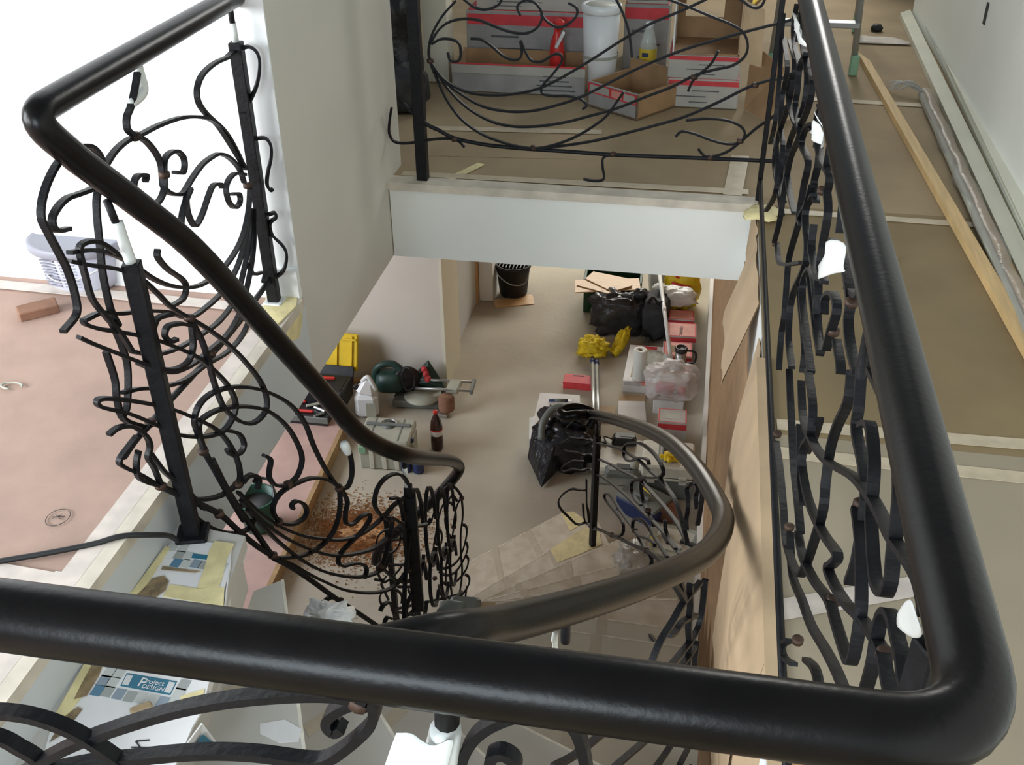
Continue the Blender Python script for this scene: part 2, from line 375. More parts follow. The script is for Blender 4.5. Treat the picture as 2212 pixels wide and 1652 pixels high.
# outer stringer boards under the curved side
# plan of each railing (x, y) and its scrolls as (distance along the plan, height)
PLANS = {
    'land': [(-1.165, 1.600), (-1.253, 2.686), (-1.170, 2.702)],
    'stair': [(-1.165, 1.640), (-0.860, 2.650)],
    'end': [(-1.700, 3.920), (-0.800, 3.920)],
    'far': [(-1.250, 3.740), (0.232, 3.740)],
    'right': [(0.232, 0.500), (0.232, 3.740)],
    'outer': [(-0.800, 4.620), (-0.754, 4.618), (-0.706, 4.616), (-0.661, 4.614), (-0.620, 4.610), (-0.585, 4.605), (-0.555, 4.598), (-0.527, 4.591), (-0.500, 4.585), (-0.478, 4.602), (-0.459, 4.633), (-0.437, 4.635), (-0.403, 4.562), (-0.351, 4.372), (-0.285, 4.101), (-0.218, 3.813), (-0.161, 3.575), (-0.118, 3.404), (-0.082, 3.266), (-0.050, 3.146), (-0.020, 3.031), (0.007, 2.919), (0.032, 2.819), (0.054, 2.724), (0.073, 2.631), (0.092, 2.538), (0.108, 2.446), (0.122, 2.360), (0.133, 2.284), (0.140, 2.222), (0.144, 2.170), (0.145, 2.122), (0.143, 2.069), (0.137, 2.010), (0.128, 1.949), (0.116, 1.887), (0.101, 1.822), (0.083, 1.755), (0.061, 1.685), (0.037, 1.615), (0.012, 1.547), (-0.013, 1.481), (-0.039, 1.417), (-0.066, 1.352), (-0.093, 1.288), (-0.122, 1.221), (-0.151, 1.153), (-0.179, 1.088), (-0.203, 1.032), (-0.218, 0.989), (-0.228, 0.955), (-0.241, 0.925), (-0.264, 0.893), (-0.300, 0.860), (-0.345, 0.828), (-0.396, 0.795), (-0.450, 0.760), (-0.508, 0.722), (-0.571, 0.682), (-0.636, 0.641), (-0.700, 0.600)],
    'near': [(-1.200, 0.515), (0.250, 0.515)],
}
SCROLLS = {
    'land': [
        ('b', [(1.021, 0.779), (0.912, 0.792), (0.824, 0.79), (0.777, 0.77), (0.77, 0.738), (0.806, 0.696), (0.87, 0.644), (0.931, 0.574), (0.983, 0.51), (1.016, 0.469)]),
        ('b', [(1.021, 0.779), (1.094, 0.781), (1.124, 0.786), (1.143, 0.77), (1.146, 0.738), (1.131, 0.684), (1.102, 0.635), (1.073, 0.608)]),
        ('b', [(0.404, 0.78), (0.434, 0.776), (0.518, 0.765), (0.628, 0.744), (0.719, 0.718), (0.813, 0.681), (0.87, 0.644), (0.924, 0.593), (0.973, 0.525), (0.996, 0.483)]),
        ('b', [(0.47, 0.898), (0.439, 0.869), (0.406, 0.844), (0.378, 0.83), (0.371, 0.807), (0.396, 0.785)]),
        ('b', [(0.246, 0.764), (0.269, 0.772), (0.312, 0.781), (0.363, 0.782), (0.412, 0.775), (0.455, 0.753), (0.492, 0.714), (0.51, 0.68), (0.506, 0.653), (0.501, 0.626), (0.53, 0.597), (0.587, 0.571), (0.621, 0.572), (0.665, 0.58), (0.739, 0.587), (0.809, 0.581), (0.864, 0.569), (0.928, 0.534), (0.986, 0.481), (1.007, 0.432)]),
        ('b', [(0.506, 0.653), (0.492, 0.625), (0.458, 0.611), (0.408, 0.615), (0.365, 0.64), (0.344, 0.674), (0.355, 0.695), (0.379, 0.701), (0.416, 0.686), (0.405, 0.677)]),
        ('b', [(0.506, 0.653), (0.522, 0.68), (0.55, 0.686), (0.594, 0.677), (0.626, 0.65), (0.624, 0.627), (0.604, 0.619), (0.562, 0.637)]),
        ('b', [(0.506, 0.454), (0.533, 0.523), (0.571, 0.553), (0.621, 0.572)]),
        ('b', [(0.596, 0.562), (0.59, 0.524), (0.605, 0.486), (0.626, 0.474), (0.673, 0.483), (0.728, 0.507), (0.771, 0.519), (0.817, 0.504), (0.827, 0.491)]),
        ('b', [(1.009, 0.455), (0.938, 0.486), (0.881, 0.488), (0.856, 0.47), (0.863, 0.434), (0.898, 0.403), (0.94, 0.401), (0.942, 0.424), (0.886, 0.447)]),
        ('b', [(1.017, 0.416), (0.972, 0.358), (0.889, 0.312), (0.766, 0.3), (0.622, 0.32), (0.514, 0.357), (0.413, 0.414), (0.335, 0.472), (0.268, 0.535), (0.212, 0.586), (0.141, 0.634), (0.084, 0.663), (0.028, 0.685)]),
        ('b', [(1.095, 0.528), (1.131, 0.531), (1.145, 0.51), (1.142, 0.475), (1.126, 0.428), (1.119, 0.392), (1.126, 0.374), (1.134, 0.379)]),
        ('b', [(1.109, 0.297), (1.129, 0.303), (1.13, 0.288), (1.11, 0.269), (1.113, 0.231), (1.138, 0.198), (1.147, 0.166), (1.134, 0.12), (1.107, 0.094), (1.064, 0.087), (0.932, 0.097)]),
        ('b', [(0.918, 0.225), (0.934, 0.182), (1.029, 0.139), (1.008, 0.116)]),
        ('b', [(0.235, 0.762), (0.241, 0.791), (0.22, 0.821), (0.185, 0.839), (0.139, 0.847), (0.08, 0.844), (0.033, 0.828), (-0.003, 0.805), (-0.021, 0.778), (-0.014, 0.748), (0.003, 0.699), (0.018, 0.651), (0.021, 0.599), (0.009, 0.562), (-0.052, 0.557)]),
        ('b', [(0.234, 0.76), (0.185, 0.753), (0.121, 0.765), (0.076, 0.775), (0.035, 0.773), (0.008, 0.761), (0.012, 0.738), (0.056, 0.722)]),
        ('b', [(0.231, 0.757), (0.191, 0.731), (0.173, 0.696), (0.157, 0.639), (0.141, 0.58), (0.138, 0.5), (0.153, 0.453)]),
        ('b', [(0.393, 0.518), (0.385, 0.502), (0.421, 0.454), (0.481, 0.398), (0.499, 0.367), (0.47, 0.35), (0.401, 0.366)]),
        ('b', [(1.007, 0.354), (0.949, 0.296), (0.857, 0.25), (0.736, 0.236), (0.603, 0.254), (0.488, 0.285), (0.4, 0.349), (0.295, 0.411), (0.167, 0.475), (0.099, 0.515), (0.027, 0.537)]),
        ('b', [(1.016, 0.35), (0.963, 0.269), (0.889, 0.213), (0.801, 0.174), (0.67, 0.176), (0.546, 0.206), (0.408, 0.248), (0.302, 0.293), (0.259, 0.316), (0.185, 0.37)]),
        ('b', [(1.025, 0.346), (0.98, 0.261), (0.911, 0.195), (0.803, 0.137), (0.683, 0.127), (0.554, 0.154), (0.45, 0.177), (0.336, 0.222), (0.254, 0.279), (0.183, 0.342)]),
        ('b', [(0.904, 0.09), (0.789, 0.066), (0.662, 0.083), (0.51, 0.134), (0.372, 0.174), (0.236, 0.243), (0.157, 0.291), (0.09, 0.325)]),
        ('b', [(0.079, 0.434), (0.086, 0.362), (0.075, 0.318), (0.081, 0.262), (0.156, 0.189)]),
        ('b', [(0.134, 0.477), (0.153, 0.4), (0.153, 0.343), (0.114, 0.275), (0.084, 0.266)]),
        ('t', [(1.109, 0.097), (0.993, 0.094), (0.769, 0.106), (0.575, 0.128), (0.421, 0.149), (0.281, 0.169), (0.189, 0.178), (0.106, 0.19), (0.039, 0.191)]),
        ('c', [(0.404, 0.78)]),
        ('c', [(0.506, 0.653)]),
        ('c', [(0.235, 0.762)]),
        ('c', [(1.014, 0.42)]),
        ('c', [(0.569, 0.132)]),
        ('c', [(0.184, 0.181)]),
    ],
    'stair': [
        ('b', [(-0.009, 0.665), (0.036, 0.636), (0.097, 0.6), (0.148, 0.557), (0.186, 0.502), (0.215, 0.455), (0.259, 0.405)]),
        ('b', [(0.101, 0.634), (0.07, 0.671), (0.039, 0.686), (0.018, 0.682), (0.015, 0.652), (0.015, 0.623), (0.017, 0.572), (0.038, 0.521), (0.065, 0.465), (0.082, 0.413)]),
        ('b', [(-0.037, 0.512), (-0.01, 0.483), (0.037, 0.437), (0.088, 0.387), (0.142, 0.34), (0.184, 0.313), (0.227, 0.31), (0.25, 0.339), (0.255, 0.372), (0.259, 0.405)]),
        ('b', [(-0.012, 0.536), (-0.007, 0.523), (0.024, 0.497), (0.076, 0.462), (0.142, 0.414), (0.198, 0.364), (0.262, 0.3), (0.308, 0.234), (0.342, 0.171), (0.354, 0.117), (0.338, 0.087), (0.301, 0.07), (0.255, 0.083), (0.2, 0.115), (0.15, 0.156), (0.095, 0.219), (0.043, 0.276), (0.001, 0.313), (-0.026, 0.338), (-0.03, 0.353), (-0.013, 0.35), (0.035, 0.318), (0.09, 0.276), (0.153, 0.223), (0.212, 0.162), (0.273, 0.091), (0.307, 0.025), (0.325, -0.043), (0.323, -0.091), (0.307, -0.102)]),
        ('b', [(0.259, 0.405), (0.306, 0.352), (0.354, 0.29), (0.402, 0.214), (0.444, 0.131), (0.457, 0.069), (0.441, 0.037), (0.396, 0.034), (0.351, 0.066), (0.313, 0.122), (0.299, 0.163), (0.29, 0.226), (0.287, 0.277), (0.279, 0.336), (0.263, 0.391)]),
        ('b', [(0.219, 0.066), (0.209, 0.122), (0.208, 0.161), (0.234, 0.189), (0.282, 0.193), (0.35, 0.169), (0.416, 0.127), (0.484, 0.067), (0.545, -0.005), (0.588, -0.09), (0.611, -0.182), (0.646, -0.284), (0.686, -0.374)]),
        ('b', [(0.219, 0.066), (0.22, 0.134), (0.254, 0.145), (0.315, 0.128), (0.39, 0.086), (0.458, 0.03), (0.516, -0.052), (0.549, -0.133), (0.558, -0.192), (0.53, -0.228), (0.489, -0.23)]),
        ('b', [(0.301, 0.07), (0.343, 0.033), (0.356, -0.007), (0.339, -0.023), (0.307, -0.01), (0.296, 0.015)]),
        ('b', [(0.206, 0.38), (0.186, 0.385), (0.175, 0.405), (0.188, 0.421), (0.224, 0.41), (0.255, 0.389)]),
        ('b', [(0.143, 0.419), (0.155, 0.441), (0.172, 0.451), (0.211, 0.44)]),
        ('b', [(-0.028, 0.269), (0.001, 0.269), (0.035, 0.25), (0.064, 0.208), (0.069, 0.175), (0.056, 0.153), (0.066, 0.114), (0.073, 0.061)]),
        ('b', [(0.046, 0.215), (0.016, 0.204), (-0.015, 0.188), (-0.003, 0.162), (0.032, 0.118), (0.078, 0.051), (0.123, -0.005), (0.186, -0.064), (0.252, -0.098), (0.307, -0.105)]),
        ('b', [(0.037, 0.184), (0.021, 0.151), (0.024, 0.112), (0.073, 0.058)]),
        ('b', [(0.119, -0.022), (0.171, -0.124), (0.221, -0.191), (0.271, -0.238), (0.32, -0.26), (0.342, -0.246)]),
        ('b', [(0.307, -0.105), (0.339, -0.099), (0.371, -0.117), (0.379, -0.141), (0.366, -0.158)]),
        ('b', [(0.065, 0.159), (0.094, 0.082), (0.14, 0.003), (0.18, -0.088)]),
        ('t', [(0.073, 0.058), (0.146, -0.035), (0.226, -0.138), (0.274, -0.225), (0.326, -0.319), (0.383, -0.406)]),
        ('t', [(0.221, 0.058), (0.245, -0.023), (0.273, -0.12), (0.303, -0.217)]),
        ('t', [(0.24, 0.022), (0.265, -0.079), (0.295, -0.173), (0.335, -0.279), (0.377, -0.392)]),
        ('c', [(0.259, 0.405)]),
        ('c', [(0.073, 0.059)]),
        ('c', [(0.218, 0.063)]),
        ('c', [(0.307, -0.103)]),
        ('c', [(0.226, -0.138)]),
        ('c', [(0.489, -0.23)]),
        ('c', [(0.384, -0.404)]),
        ('b', [(0.496, -0.324), (0.494, -0.308), (0.515, -0.31), (0.542, -0.341), (0.55, -0.372), (0.533, -0.386), (0.491, -0.374), (0.454, -0.347), (0.428, -0.321)]),
        ('b', [(0.428, -0.321), (0.411, -0.269), (0.424, -0.242), (0.452, -0.233), (0.487, -0.238), (0.527, -0.25), (0.577, -0.271), (0.622, -0.302), (0.661, -0.34), (0.7, -0.39)]),
        ('b', [(0.414, -0.081), (0.435, -0.11), (0.423, -0.141), (0.421, -0.163), (0.439, -0.198), (0.488, -0.234)]),
        ('b', [(0.761, -0.283), (0.77, -0.319), (0.772, -0.36), (0.763, -0.399), (0.738, -0.417), (0.699, -0.396)]),
        ('b', [(0.702, -0.396), (0.695, -0.454), (0.676, -0.498), (0.64, -0.527), (0.592, -0.53), (0.542, -0.518), (0.48, -0.486), (0.405, -0.431)]),
        ('b', [(0.71, -0.406), (0.73, -0.466), (0.715, -0.501), (0.712, -0.54), (0.745, -0.566), (0.79, -0.571), (0.827, -0.589), (0.83, -0.615), (0.781, -0.627), (0.717, -0.624), (0.666, -0.627), (0.652, -0.65), (0.67, -0.679), (0.728, -0.717), (0.774, -0.76), (0.785, -0.795), (0.766, -0.814)]),
        ('b', [(0.308, -0.13), (0.351, -0.212), (0.395, -0.285), (0.451, -0.362), (0.522, -0.443), (0.6, -0.516), (0.674, -0.579), (0.749, -0.626), (0.83, -0.655), (0.911, -0.667), (0.983, -0.665), (1.061, -0.687)]),
        ('b', [(0.304, -0.15), (0.36, -0.259), (0.421, -0.356), (0.488, -0.447), (0.562, -0.534), (0.638, -0.609), (0.722, -0.672), (0.813, -0.726), (0.872, -0.747), (0.927, -0.76)]),
        ('b', [(0.318, -0.191), (0.385, -0.328), (0.446, -0.437), (0.505, -0.529), (0.57, -0.615), (0.653, -0.704), (0.737, -0.78), (0.805, -0.826), (0.864, -0.85), (0.901, -0.844)]),
        ('b', [(0.396, -0.422), (0.456, -0.497), (0.517, -0.585), (0.584, -0.675), (0.671, -0.784), (0.787, -0.898), (0.884, -0.971), (0.955, -0.997), (1.033, -0.99)]),
        ('b', [(0.637, -0.797), (0.6, -0.755), (0.571, -0.747), (0.555, -0.763), (0.56, -0.803), (0.545, -0.819), (0.503, -0.785)]),
        ('b', [(0.331, -0.115), (0.355, -0.11), (0.376, -0.122), (0.382, -0.14), (0.371, -0.144)]),
        ('t', [(0.383, -0.411), (0.453, -0.509), (0.523, -0.618), (0.587, -0.722), (0.636, -0.8), (0.715, -0.921), (0.8, -1.053), (0.91, -1.23)]),
        ('c', [(0.7, -0.394)]),
        ('c', [(0.428, -0.319)]),
        ('c', [(0.488, -0.234)]),
        ('c', [(0.636, -0.799)]),
        ('b', [(0.917, -0.678), (0.879, -0.622), (0.863, -0.572), (0.884, -0.529), (0.932, -0.519), (0.991, -0.542), (1.034, -0.586), (1.06, -0.643), (1.071, -0.696), (1.053, -0.735), (1.014, -0.751)]),
        ('b', [(0.95, -0.616), (0.99, -0.643), (1.007, -0.701), (1.013, -0.756)]),
        ('b', [(0.863, -0.842), (0.892, -0.807), (0.922, -0.761), (0.946, -0.7), (0.925, -0.679)]),
        ('b', [(1.019, -0.983), (1.016, -0.871), (1.01, -0.783), (0.968, -0.717)]),
        ('b', [(0.863, -0.842), (0.895, -0.898), (0.936, -0.963), (0.981, -1.013), (1.03, -1.042)]),
        ('b', [(1.016, -0.8), (1.088, -0.843), (1.163, -0.889), (1.191, -0.886)]),
        ('b', [(0.96, -1.186), (0.973, -1.081), (0.994, -0.975), (1.038, -0.828)]),
        ('b', [(0.974, -1.212), (1.001, -1.138), (1.048, -1.121), (1.073, -1.137), (1.068, -1.185), (1.029, -1.203), (0.995, -1.186)]),
        ('b', [(0.837, -1.024), (0.863, -1.016), (0.901, -1.043), (0.917, -1.109), (0.95, -1.191)]),
        ('b', [(0.863, -1.136), (0.859, -1.101), (0.877, -1.092), (0.899, -1.118)]),
        ('c', [(0.863, -0.842)]),
        ('c', [(1.019, -0.989)]),
        ('c', [(0.946, -0.7)]),
    ],
    'end': [
        ('b', [(0.554, -2.202), (0.604, -2.204), (0.662, -2.149), (0.7, -2.053), (0.721, -1.944), (0.716, -1.902), (0.699, -1.896)]),
        ('b', [(0.56, -2.238), (0.601, -2.259), (0.652, -2.224), (0.697, -2.134), (0.72, -2.059), (0.715, -2.015)]),
        ('b', [(0.564, -2.303), (0.612, -2.323), (0.664, -2.277), (0.709, -2.196), (0.722, -2.131), (0.712, -2.105)]),
        ('b', [(0.644, -2.422), (0.689, -2.367), (0.72, -2.296), (0.721, -2.25), (0.701, -2.234)]),
        ('b', [(0.529, -2.151), (0.549, -2.022), (0.577, -1.878), (0.602, -1.79), (0.636, -1.768), (0.662, -1.798), (0.665, -1.883), (0.654, -1.919)]),
        ('b', [(0.543, -1.883), (0.568, -1.794), (0.599, -1.706), (0.641, -1.659), (0.674, -1.671), (0.702, -1.717)]),
        ('b', [(0.702, -1.717), (0.676, -1.779), (0.659, -1.867), (0.649, -1.955), (0.624, -2.065), (0.604, -2.185), (0.594, -2.326)]),
        ('b', [(0.702, -1.726), (0.705, -1.826), (0.69, -1.949), (0.685, -2.082), (0.687, -2.218), (0.668, -2.361), (0.636, -2.433)]),
        ('b', [(0.625, -1.803), (0.638, -1.743), (0.658, -1.723), (0.677, -1.754)]),
        ('b', [(0.627, -1.82), (0.611, -1.874), (0.621, -1.959), (0.637, -1.996)]),
        ('b', [(0.569, -2.055), (0.555, -2.048), (0.558, -1.986), (0.58, -1.956), (0.589, -1.999), (0.579, -2.053)]),
        ('b', [(0.555, -2.332), (0.566, -2.397), (0.6, -2.449), (0.643, -2.437), (0.667, -2.371)]),
        ('b', [(0.62, -2.322), (0.624, -2.387), (0.6, -2.439)]),
        ('b', [(0.528, -2.588), (0.581, -2.55), (0.642, -2.471), (0.658, -2.42)]),
        ('b', [(0.538, -2.527), (0.569, -2.493), (0.6, -2.454)]),
        ('b', [(0.69, -2.531), (0.698, -2.404), (0.708, -2.317)]),
        ('b', [(0.231, -2.151), (0.238, -2.068), (0.271, -2.01), (0.329, -1.984), (0.369, -2.013), (0.348, -2.106), (0.303, -2.149), (0.253, -2.148)]),
        ('b', [(0.236, -2.178), (0.221, -2.273), (0.243, -2.364), (0.289, -2.337), (0.337, -2.273), (0.361, -2.232)]),
        ('b', [(0.2, -2.352), (0.244, -2.354), (0.268, -2.322)]),
        ('b', [(0.235, -2.375), (0.252, -2.439), (0.269, -2.494)]),
        ('b', [(0.23, -2.53), (0.223, -2.473), (0.253, -2.42), (0.313, -2.4), (0.347, -2.433), (0.343, -2.492)]),
        ('b', [(0.289, -2.052), (0.338, -2.053), (0.417, -2.024)]),
        ('b', [(0.282, -2.235), (0.369, -2.222), (0.401, -2.171), (0.434, -2.202)]),
        ('b', [(0.329, -2.378), (0.388, -2.369), (0.432, -2.357)]),
        ('b', [(0.301, -2.568), (0.345, -2.57), (0.418, -2.577)]),
        ('b', [(0.386, -2.388), (0.41, -2.481), (0.418, -2.577)]),
        ('c', [(0.654, -1.919)]),
        ('c', [(0.536, -2.288)]),
        ('c', [(0.702, -1.726)]),
        ('c', [(0.644, -2.432)]),
    ],
    'far': [
        ('b', [(0.362, 0.684), (0.307, 0.626), (0.267, 0.561), (0.252, 0.503), (0.257, 0.459), (0.281, 0.393), (0.316, 0.318), (0.368, 0.251), (0.444, 0.2), (0.522, 0.173), (0.584, 0.16), (0.646, 0.157), (0.708, 0.171), (0.784, 0.203), (0.85, 0.245), (0.908, 0.294), (0.943, 0.348), (0.967, 0.386)]),
        ('b', [(0.254, 0.466), (0.297, 0.408), (0.349, 0.373), (0.418, 0.353), (0.509, 0.352), (0.6, 0.366), (0.675, 0.391), (0.756, 0.436), (0.85, 0.497), (0.948, 0.565), (1.043, 0.624), (1.138, 0.668), (1.223, 0.71), (1.293, 0.752)]),
        ('b', [(0.257, 0.459), (0.304, 0.394), (0.371, 0.344), (0.447, 0.305), (0.539, 0.291), (0.631, 0.297), (0.721, 0.322), (0.81, 0.357), (0.911, 0.413), (1.01, 0.468), (1.107, 0.515), (1.202, 0.554), (1.296, 0.585), (1.389, 0.615), (1.493, 0.646), (1.557, 0.668)]),
        ('b', [(0.261, 0.451), (0.311, 0.371), (0.385, 0.298), (0.477, 0.249), (0.569, 0.234), (0.661, 0.241), (0.752, 0.259), (0.842, 0.287), (0.944, 0.322), (1.044, 0.368), (1.136, 0.409), (1.211, 0.452), (1.279, 0.476), (1.34, 0.493), (1.378, 0.526), (1.384, 0.567), (1.363, 0.608), (1.319, 0.633), (1.248, 0.658), (1.163, 0.689), (1.107, 0.707), (1.043, 0.738)]),
        ('b', [(0.654, 0.158), (0.754, 0.174), (0.867, 0.199), (0.978, 0.233), (1.087, 0.269), (1.194, 0.308), (1.304, 0.365), (1.397, 0.42), (1.463, 0.448), (1.517, 0.461), (1.58, 0.499)]),
        ('b', [(0.094, 0.284), (0.082, 0.229), (0.078, 0.18), (0.1, 0.149), (0.157, 0.149), (0.23, 0.165), (0.31, 0.175), (0.349, 0.167), (0.372, 0.144)]),
        ('b', [(1.195, 0.293), (1.266, 0.303), (1.338, 0.301), (1.391, 0.281), (1.408, 0.252), (1.393, 0.221), (1.347, 0.214), (1.288, 0.226), (1.228, 0.246), (1.184, 0.251), (1.163, 0.231)]),
        ('b', [(1.248, 0.186), (1.271, 0.164), (1.308, 0.162), (1.357, 0.184), (1.403, 0.229), (1.448, 0.276), (1.487, 0.308), (1.543, 0.362)]),
        ('b', [(0.261, 0.532), (0.29, 0.576), (0.329, 0.606), (0.381, 0.62), (0.44, 0.618), (0.499, 0.598), (0.55, 0.582), (0.601, 0.577), (0.638, 0.589), (0.663, 0.617), (0.666, 0.652), (0.645, 0.682), (0.609, 0.691), (0.58, 0.67), (0.591, 0.639)]),
        ('b', [(0.663, 0.645), (0.688, 0.618), (0.725, 0.602), (0.76, 0.614), (0.788, 0.642), (0.788, 0.67), (0.759, 0.686)]),
        ('b', [(0.261, 0.525), (0.296, 0.544), (0.334, 0.545), (0.363, 0.532), (0.369, 0.5), (0.361, 0.47), (0.33, 0.469), (0.32, 0.498)]),
        ('b', [(0.409, 0.552), (0.446, 0.55), (0.483, 0.53), (0.527, 0.495), (0.571, 0.482), (0.594, 0.501), (0.59, 0.551)]),
        ('b', [(0.59, 0.551), (0.608, 0.509), (0.63, 0.481), (0.667, 0.479), (0.711, 0.506), (0.737, 0.504), (0.737, 0.478), (0.705, 0.433), (0.672, 0.395), (0.668, 0.365), (0.706, 0.356), (0.765, 0.358), (0.81, 0.349), (0.833, 0.328), (0.819, 0.312)]),
        ('b', [(0.937, 0.149), (0.903, 0.135), (0.901, 0.099), (0.907, 0.051), (0.872, 0.041), (0.83, 0.046)]),
        ('b', [(0.912, 0.728), (0.95, 0.661), (0.975, 0.594), (0.99, 0.51)]),
        ('b', [(1.287, 0.543), (1.263, 0.493), (1.212, 0.441), (1.194, 0.397)]),
        ('b', [(1.322, 0.733), (1.38, 0.695), (1.413, 0.697), (1.426, 0.73)]),
        ('b', [(0.377, 0.698), (0.427, 0.662), (0.471, 0.656), (0.515, 0.675), (0.53, 0.71)]),
        ('t', [(0.132, 0.309), (0.18, 0.265), (0.233, 0.224), (0.272, 0.207), (0.334, 0.178), (0.443, 0.16), (0.537, 0.154), (0.638, 0.151), (0.754, 0.15), (0.937, 0.147), (1.132, 0.15), (1.294, 0.153), (1.491, 0.156), (1.57, 0.156)]),
        ('c', [(0.638, 0.157)]),
        ('c', [(0.334, 0.174)]),
        ('c', [(0.937, 0.149)]),
        ('c', [(1.294, 0.157)]),
        ('c', [(1.395, 0.225)]),
        ('c', [(0.255, 0.466)]),
        ('c', [(1.424, 0.429)]),
        ('c', [(1.211, 0.448)]),
    ],
    'right': [
        ('b', [(2.724, 0.72), (2.462, 0.734), (2.425, 0.677), (2.475, 0.599), (2.677, 0.451), (2.716, 0.35), (2.397, 0.383), (2.18, 0.402)]),
        ('b', [(2.037, 0.867), (2.162, 0.801), (2.137, 0.753), (2.13, 0.71), (1.921, 0.715), (2.063, 0.608), (2.117, 0.497), (2.128, 0.411), (2.202, 0.313)]),
        ('b', [(1.895, 0.882), (1.685, 0.95), (1.598, 0.94), (1.61, 0.887), (1.669, 0.822), (1.508, 0.814), (1.334, 0.846), (1.325, 0.816)]),
        ('b', [(1.3, 0.83), (1.238, 0.814), (1.238, 0.751), (1.219, 0.717), (1.139, 0.731)]),
        ('b', [(1.521, 0.731), (1.673, 0.627), (1.748, 0.545), (1.815, 0.451), (1.784, 0.402), (1.73, 0.347), (1.73, 0.286), (1.669, 0.23)]),
        ('b', [(1.515, 0.874), (1.801, 0.777), (1.891, 0.704), (1.694, 0.735), (1.709, 0.674), (1.711, 0.605), (1.64, 0.615)]),
        ('b', [(1.284, 0.922), (1.182, 0.917), (1.143, 0.875), (1.121, 0.83)]),
        ('b', [(1.145, 0.807), (1.027, 0.838), (0.922, 0.845), (0.869, 0.837), (0.86, 0.813), (0.807, 0.803), (0.723, 0.811)]),
        ('b', [(1.079, 0.704), (1.096, 0.724), (1.023, 0.771), (0.958, 0.778), (0.979, 0.727), (0.991, 0.687)]),
        ('b', [(1.075, 0.628), (1.158, 0.638), (1.258, 0.652), (1.372, 0.641), (1.454, 0.58), (1.439, 0.543), (1.279, 0.546), (1.142, 0.551)]),
        ('b', [(1.351, 0.633), (1.219, 0.636), (1.123, 0.636), (1.055, 0.645)]),
        ('b', [(2.401, 0.715), (2.46, 0.642), (2.221, 0.658), (2.006, 0.707), (1.858, 0.798), (1.832, 0.856), (1.938, 0.864)]),
        ('b', [(3.028, 0.648), (2.717, 0.643), (2.756, 0.55), (2.679, 0.478), (2.492, 0.482), (2.411, 0.412), (2.202, 0.431)]),
        ('b', [(1.544, 0.74), (1.583, 0.66), (1.462, 0.646), (1.459, 0.598), (1.596, 0.46), (1.549, 0.391), (1.404, 0.399)]),
        ('b', [(2.158, 0.326), (2.022, 0.339), (1.793, 0.445), (1.533, 0.577)]),
        ('b', [(0.953, 0.726), (0.894, 0.729), (0.863, 0.724)]),
        ('b', [(0.709, 0.821), (0.709, 0.854), (0.68, 0.878), (0.627, 0.9), (0.564, 0.911)]),
        ('b', [(0.624, 0.876), (0.537, 0.898), (0.449, 0.91), (0.388, 0.895), (0.361, 0.87), (0.344, 0.834), (0.328, 0.811), (0.336, 0.784), (0.374, 0.761), (0.411, 0.762), (0.468, 0.782), (0.494, 0.813), (0.519, 0.828), (0.568, 0.834), (0.613, 0.803)]),
        ('b', [(0.709, 0.823), (0.678, 0.788), (0.663, 0.761), (0.578, 0.766), (0.533, 0.757), (0.517, 0.723), (0.507, 0.675), (0.518, 0.629)]),
        ('b', [(0.757, 0.794), (0.739, 0.755), (0.782, 0.685), (0.802, 0.629), (0.788, 0.577), (0.767, 0.544), (0.791, 0.458), (0.829, 0.368), (0.874, 0.314), (0.994, 0.247), (1.091, 0.209), (1.199, 0.204), (1.348, 0.187), (1.477, 0.157)]),
        ('b', [(1.218, 0.482), (1.111, 0.473), (0.961, 0.528), (0.825, 0.594), (0.705, 0.667), (0.59, 0.739), (0.485, 0.792), (0.414, 0.82), (0.361, 0.839), (0.298, 0.869), (0.249, 0.89), (0.218, 0.894), (0.199, 0.89)]),
        ('b', [(1.154, 0.427), (1.041, 0.418), (0.901, 0.45), (0.731, 0.528), (0.606, 0.598), (0.623, 0.566), (0.647, 0.535), (0.581, 0.565), (0.494, 0.616), (0.401, 0.681), (0.339, 0.718), (0.302, 0.736), (0.267, 0.74), (0.22, 0.746)]),
        ('b', [(0.542, 0.729), (0.492, 0.726), (0.449, 0.709), (0.413, 0.688), (0.397, 0.647), (0.404, 0.61), (0.452, 0.585), (0.524, 0.557), (0.591, 0.53), (0.713, 0.45), (0.85, 0.376), (0.938, 0.351)]),
        ('b', [(1.071, 0.237), (0.961, 0.236), (0.819, 0.309), (0.699, 0.371), (0.569, 0.456), (0.475, 0.513), (0.386, 0.559), (0.316, 0.602)]),
        ('b', [(0.325, 0.622), (0.32, 0.692), (0.329, 0.726), (0.331, 0.754), (0.317, 0.779), (0.292, 0.794), (0.262, 0.798), (0.234, 0.802), (0.212, 0.798), (0.172, 0.803)]),
        ('b', [(0.684, 0.314), (0.6, 0.38), (0.52, 0.402), (0.471, 0.412)]),
        ('b', [(1.424, 0.38), (1.267, 0.366), (1.137, 0.357), (0.993, 0.37), (0.914, 0.372)]),
        ('b', [(1.152, 0.549), (1.027, 0.555), (0.998, 0.516), (1.048, 0.45), (1.018, 0.409), (0.943, 0.411)]),
        ('b', [(1.07, 0.428), (1.019, 0.496), (0.992, 0.554)]),
        ('b', [(0.167, 0.88), (0.138, 0.878), (0.111, 0.875)]),
        ('b', [(0.793, 0.185), (0.899, 0.088), (0.943, 0.072), (0.882, 0.149)]),
        ('c', [(1.084, 0.241)]),
        ('c', [(0.547, 0.732)]),
        ('c', [(0.583, 0.536)]),
        ('c', [(0.781, 0.254)]),
        ('c', [(0.3, 0.735)]),
        ('c', [(1.501, 0.163)]),
        ('c', [(1.393, 0.792)]),
        ('c', [(2.213, 0.301)]),
        ('c', [(0.869, 0.837)]),
        ('c', [(0.979, 0.727)]),
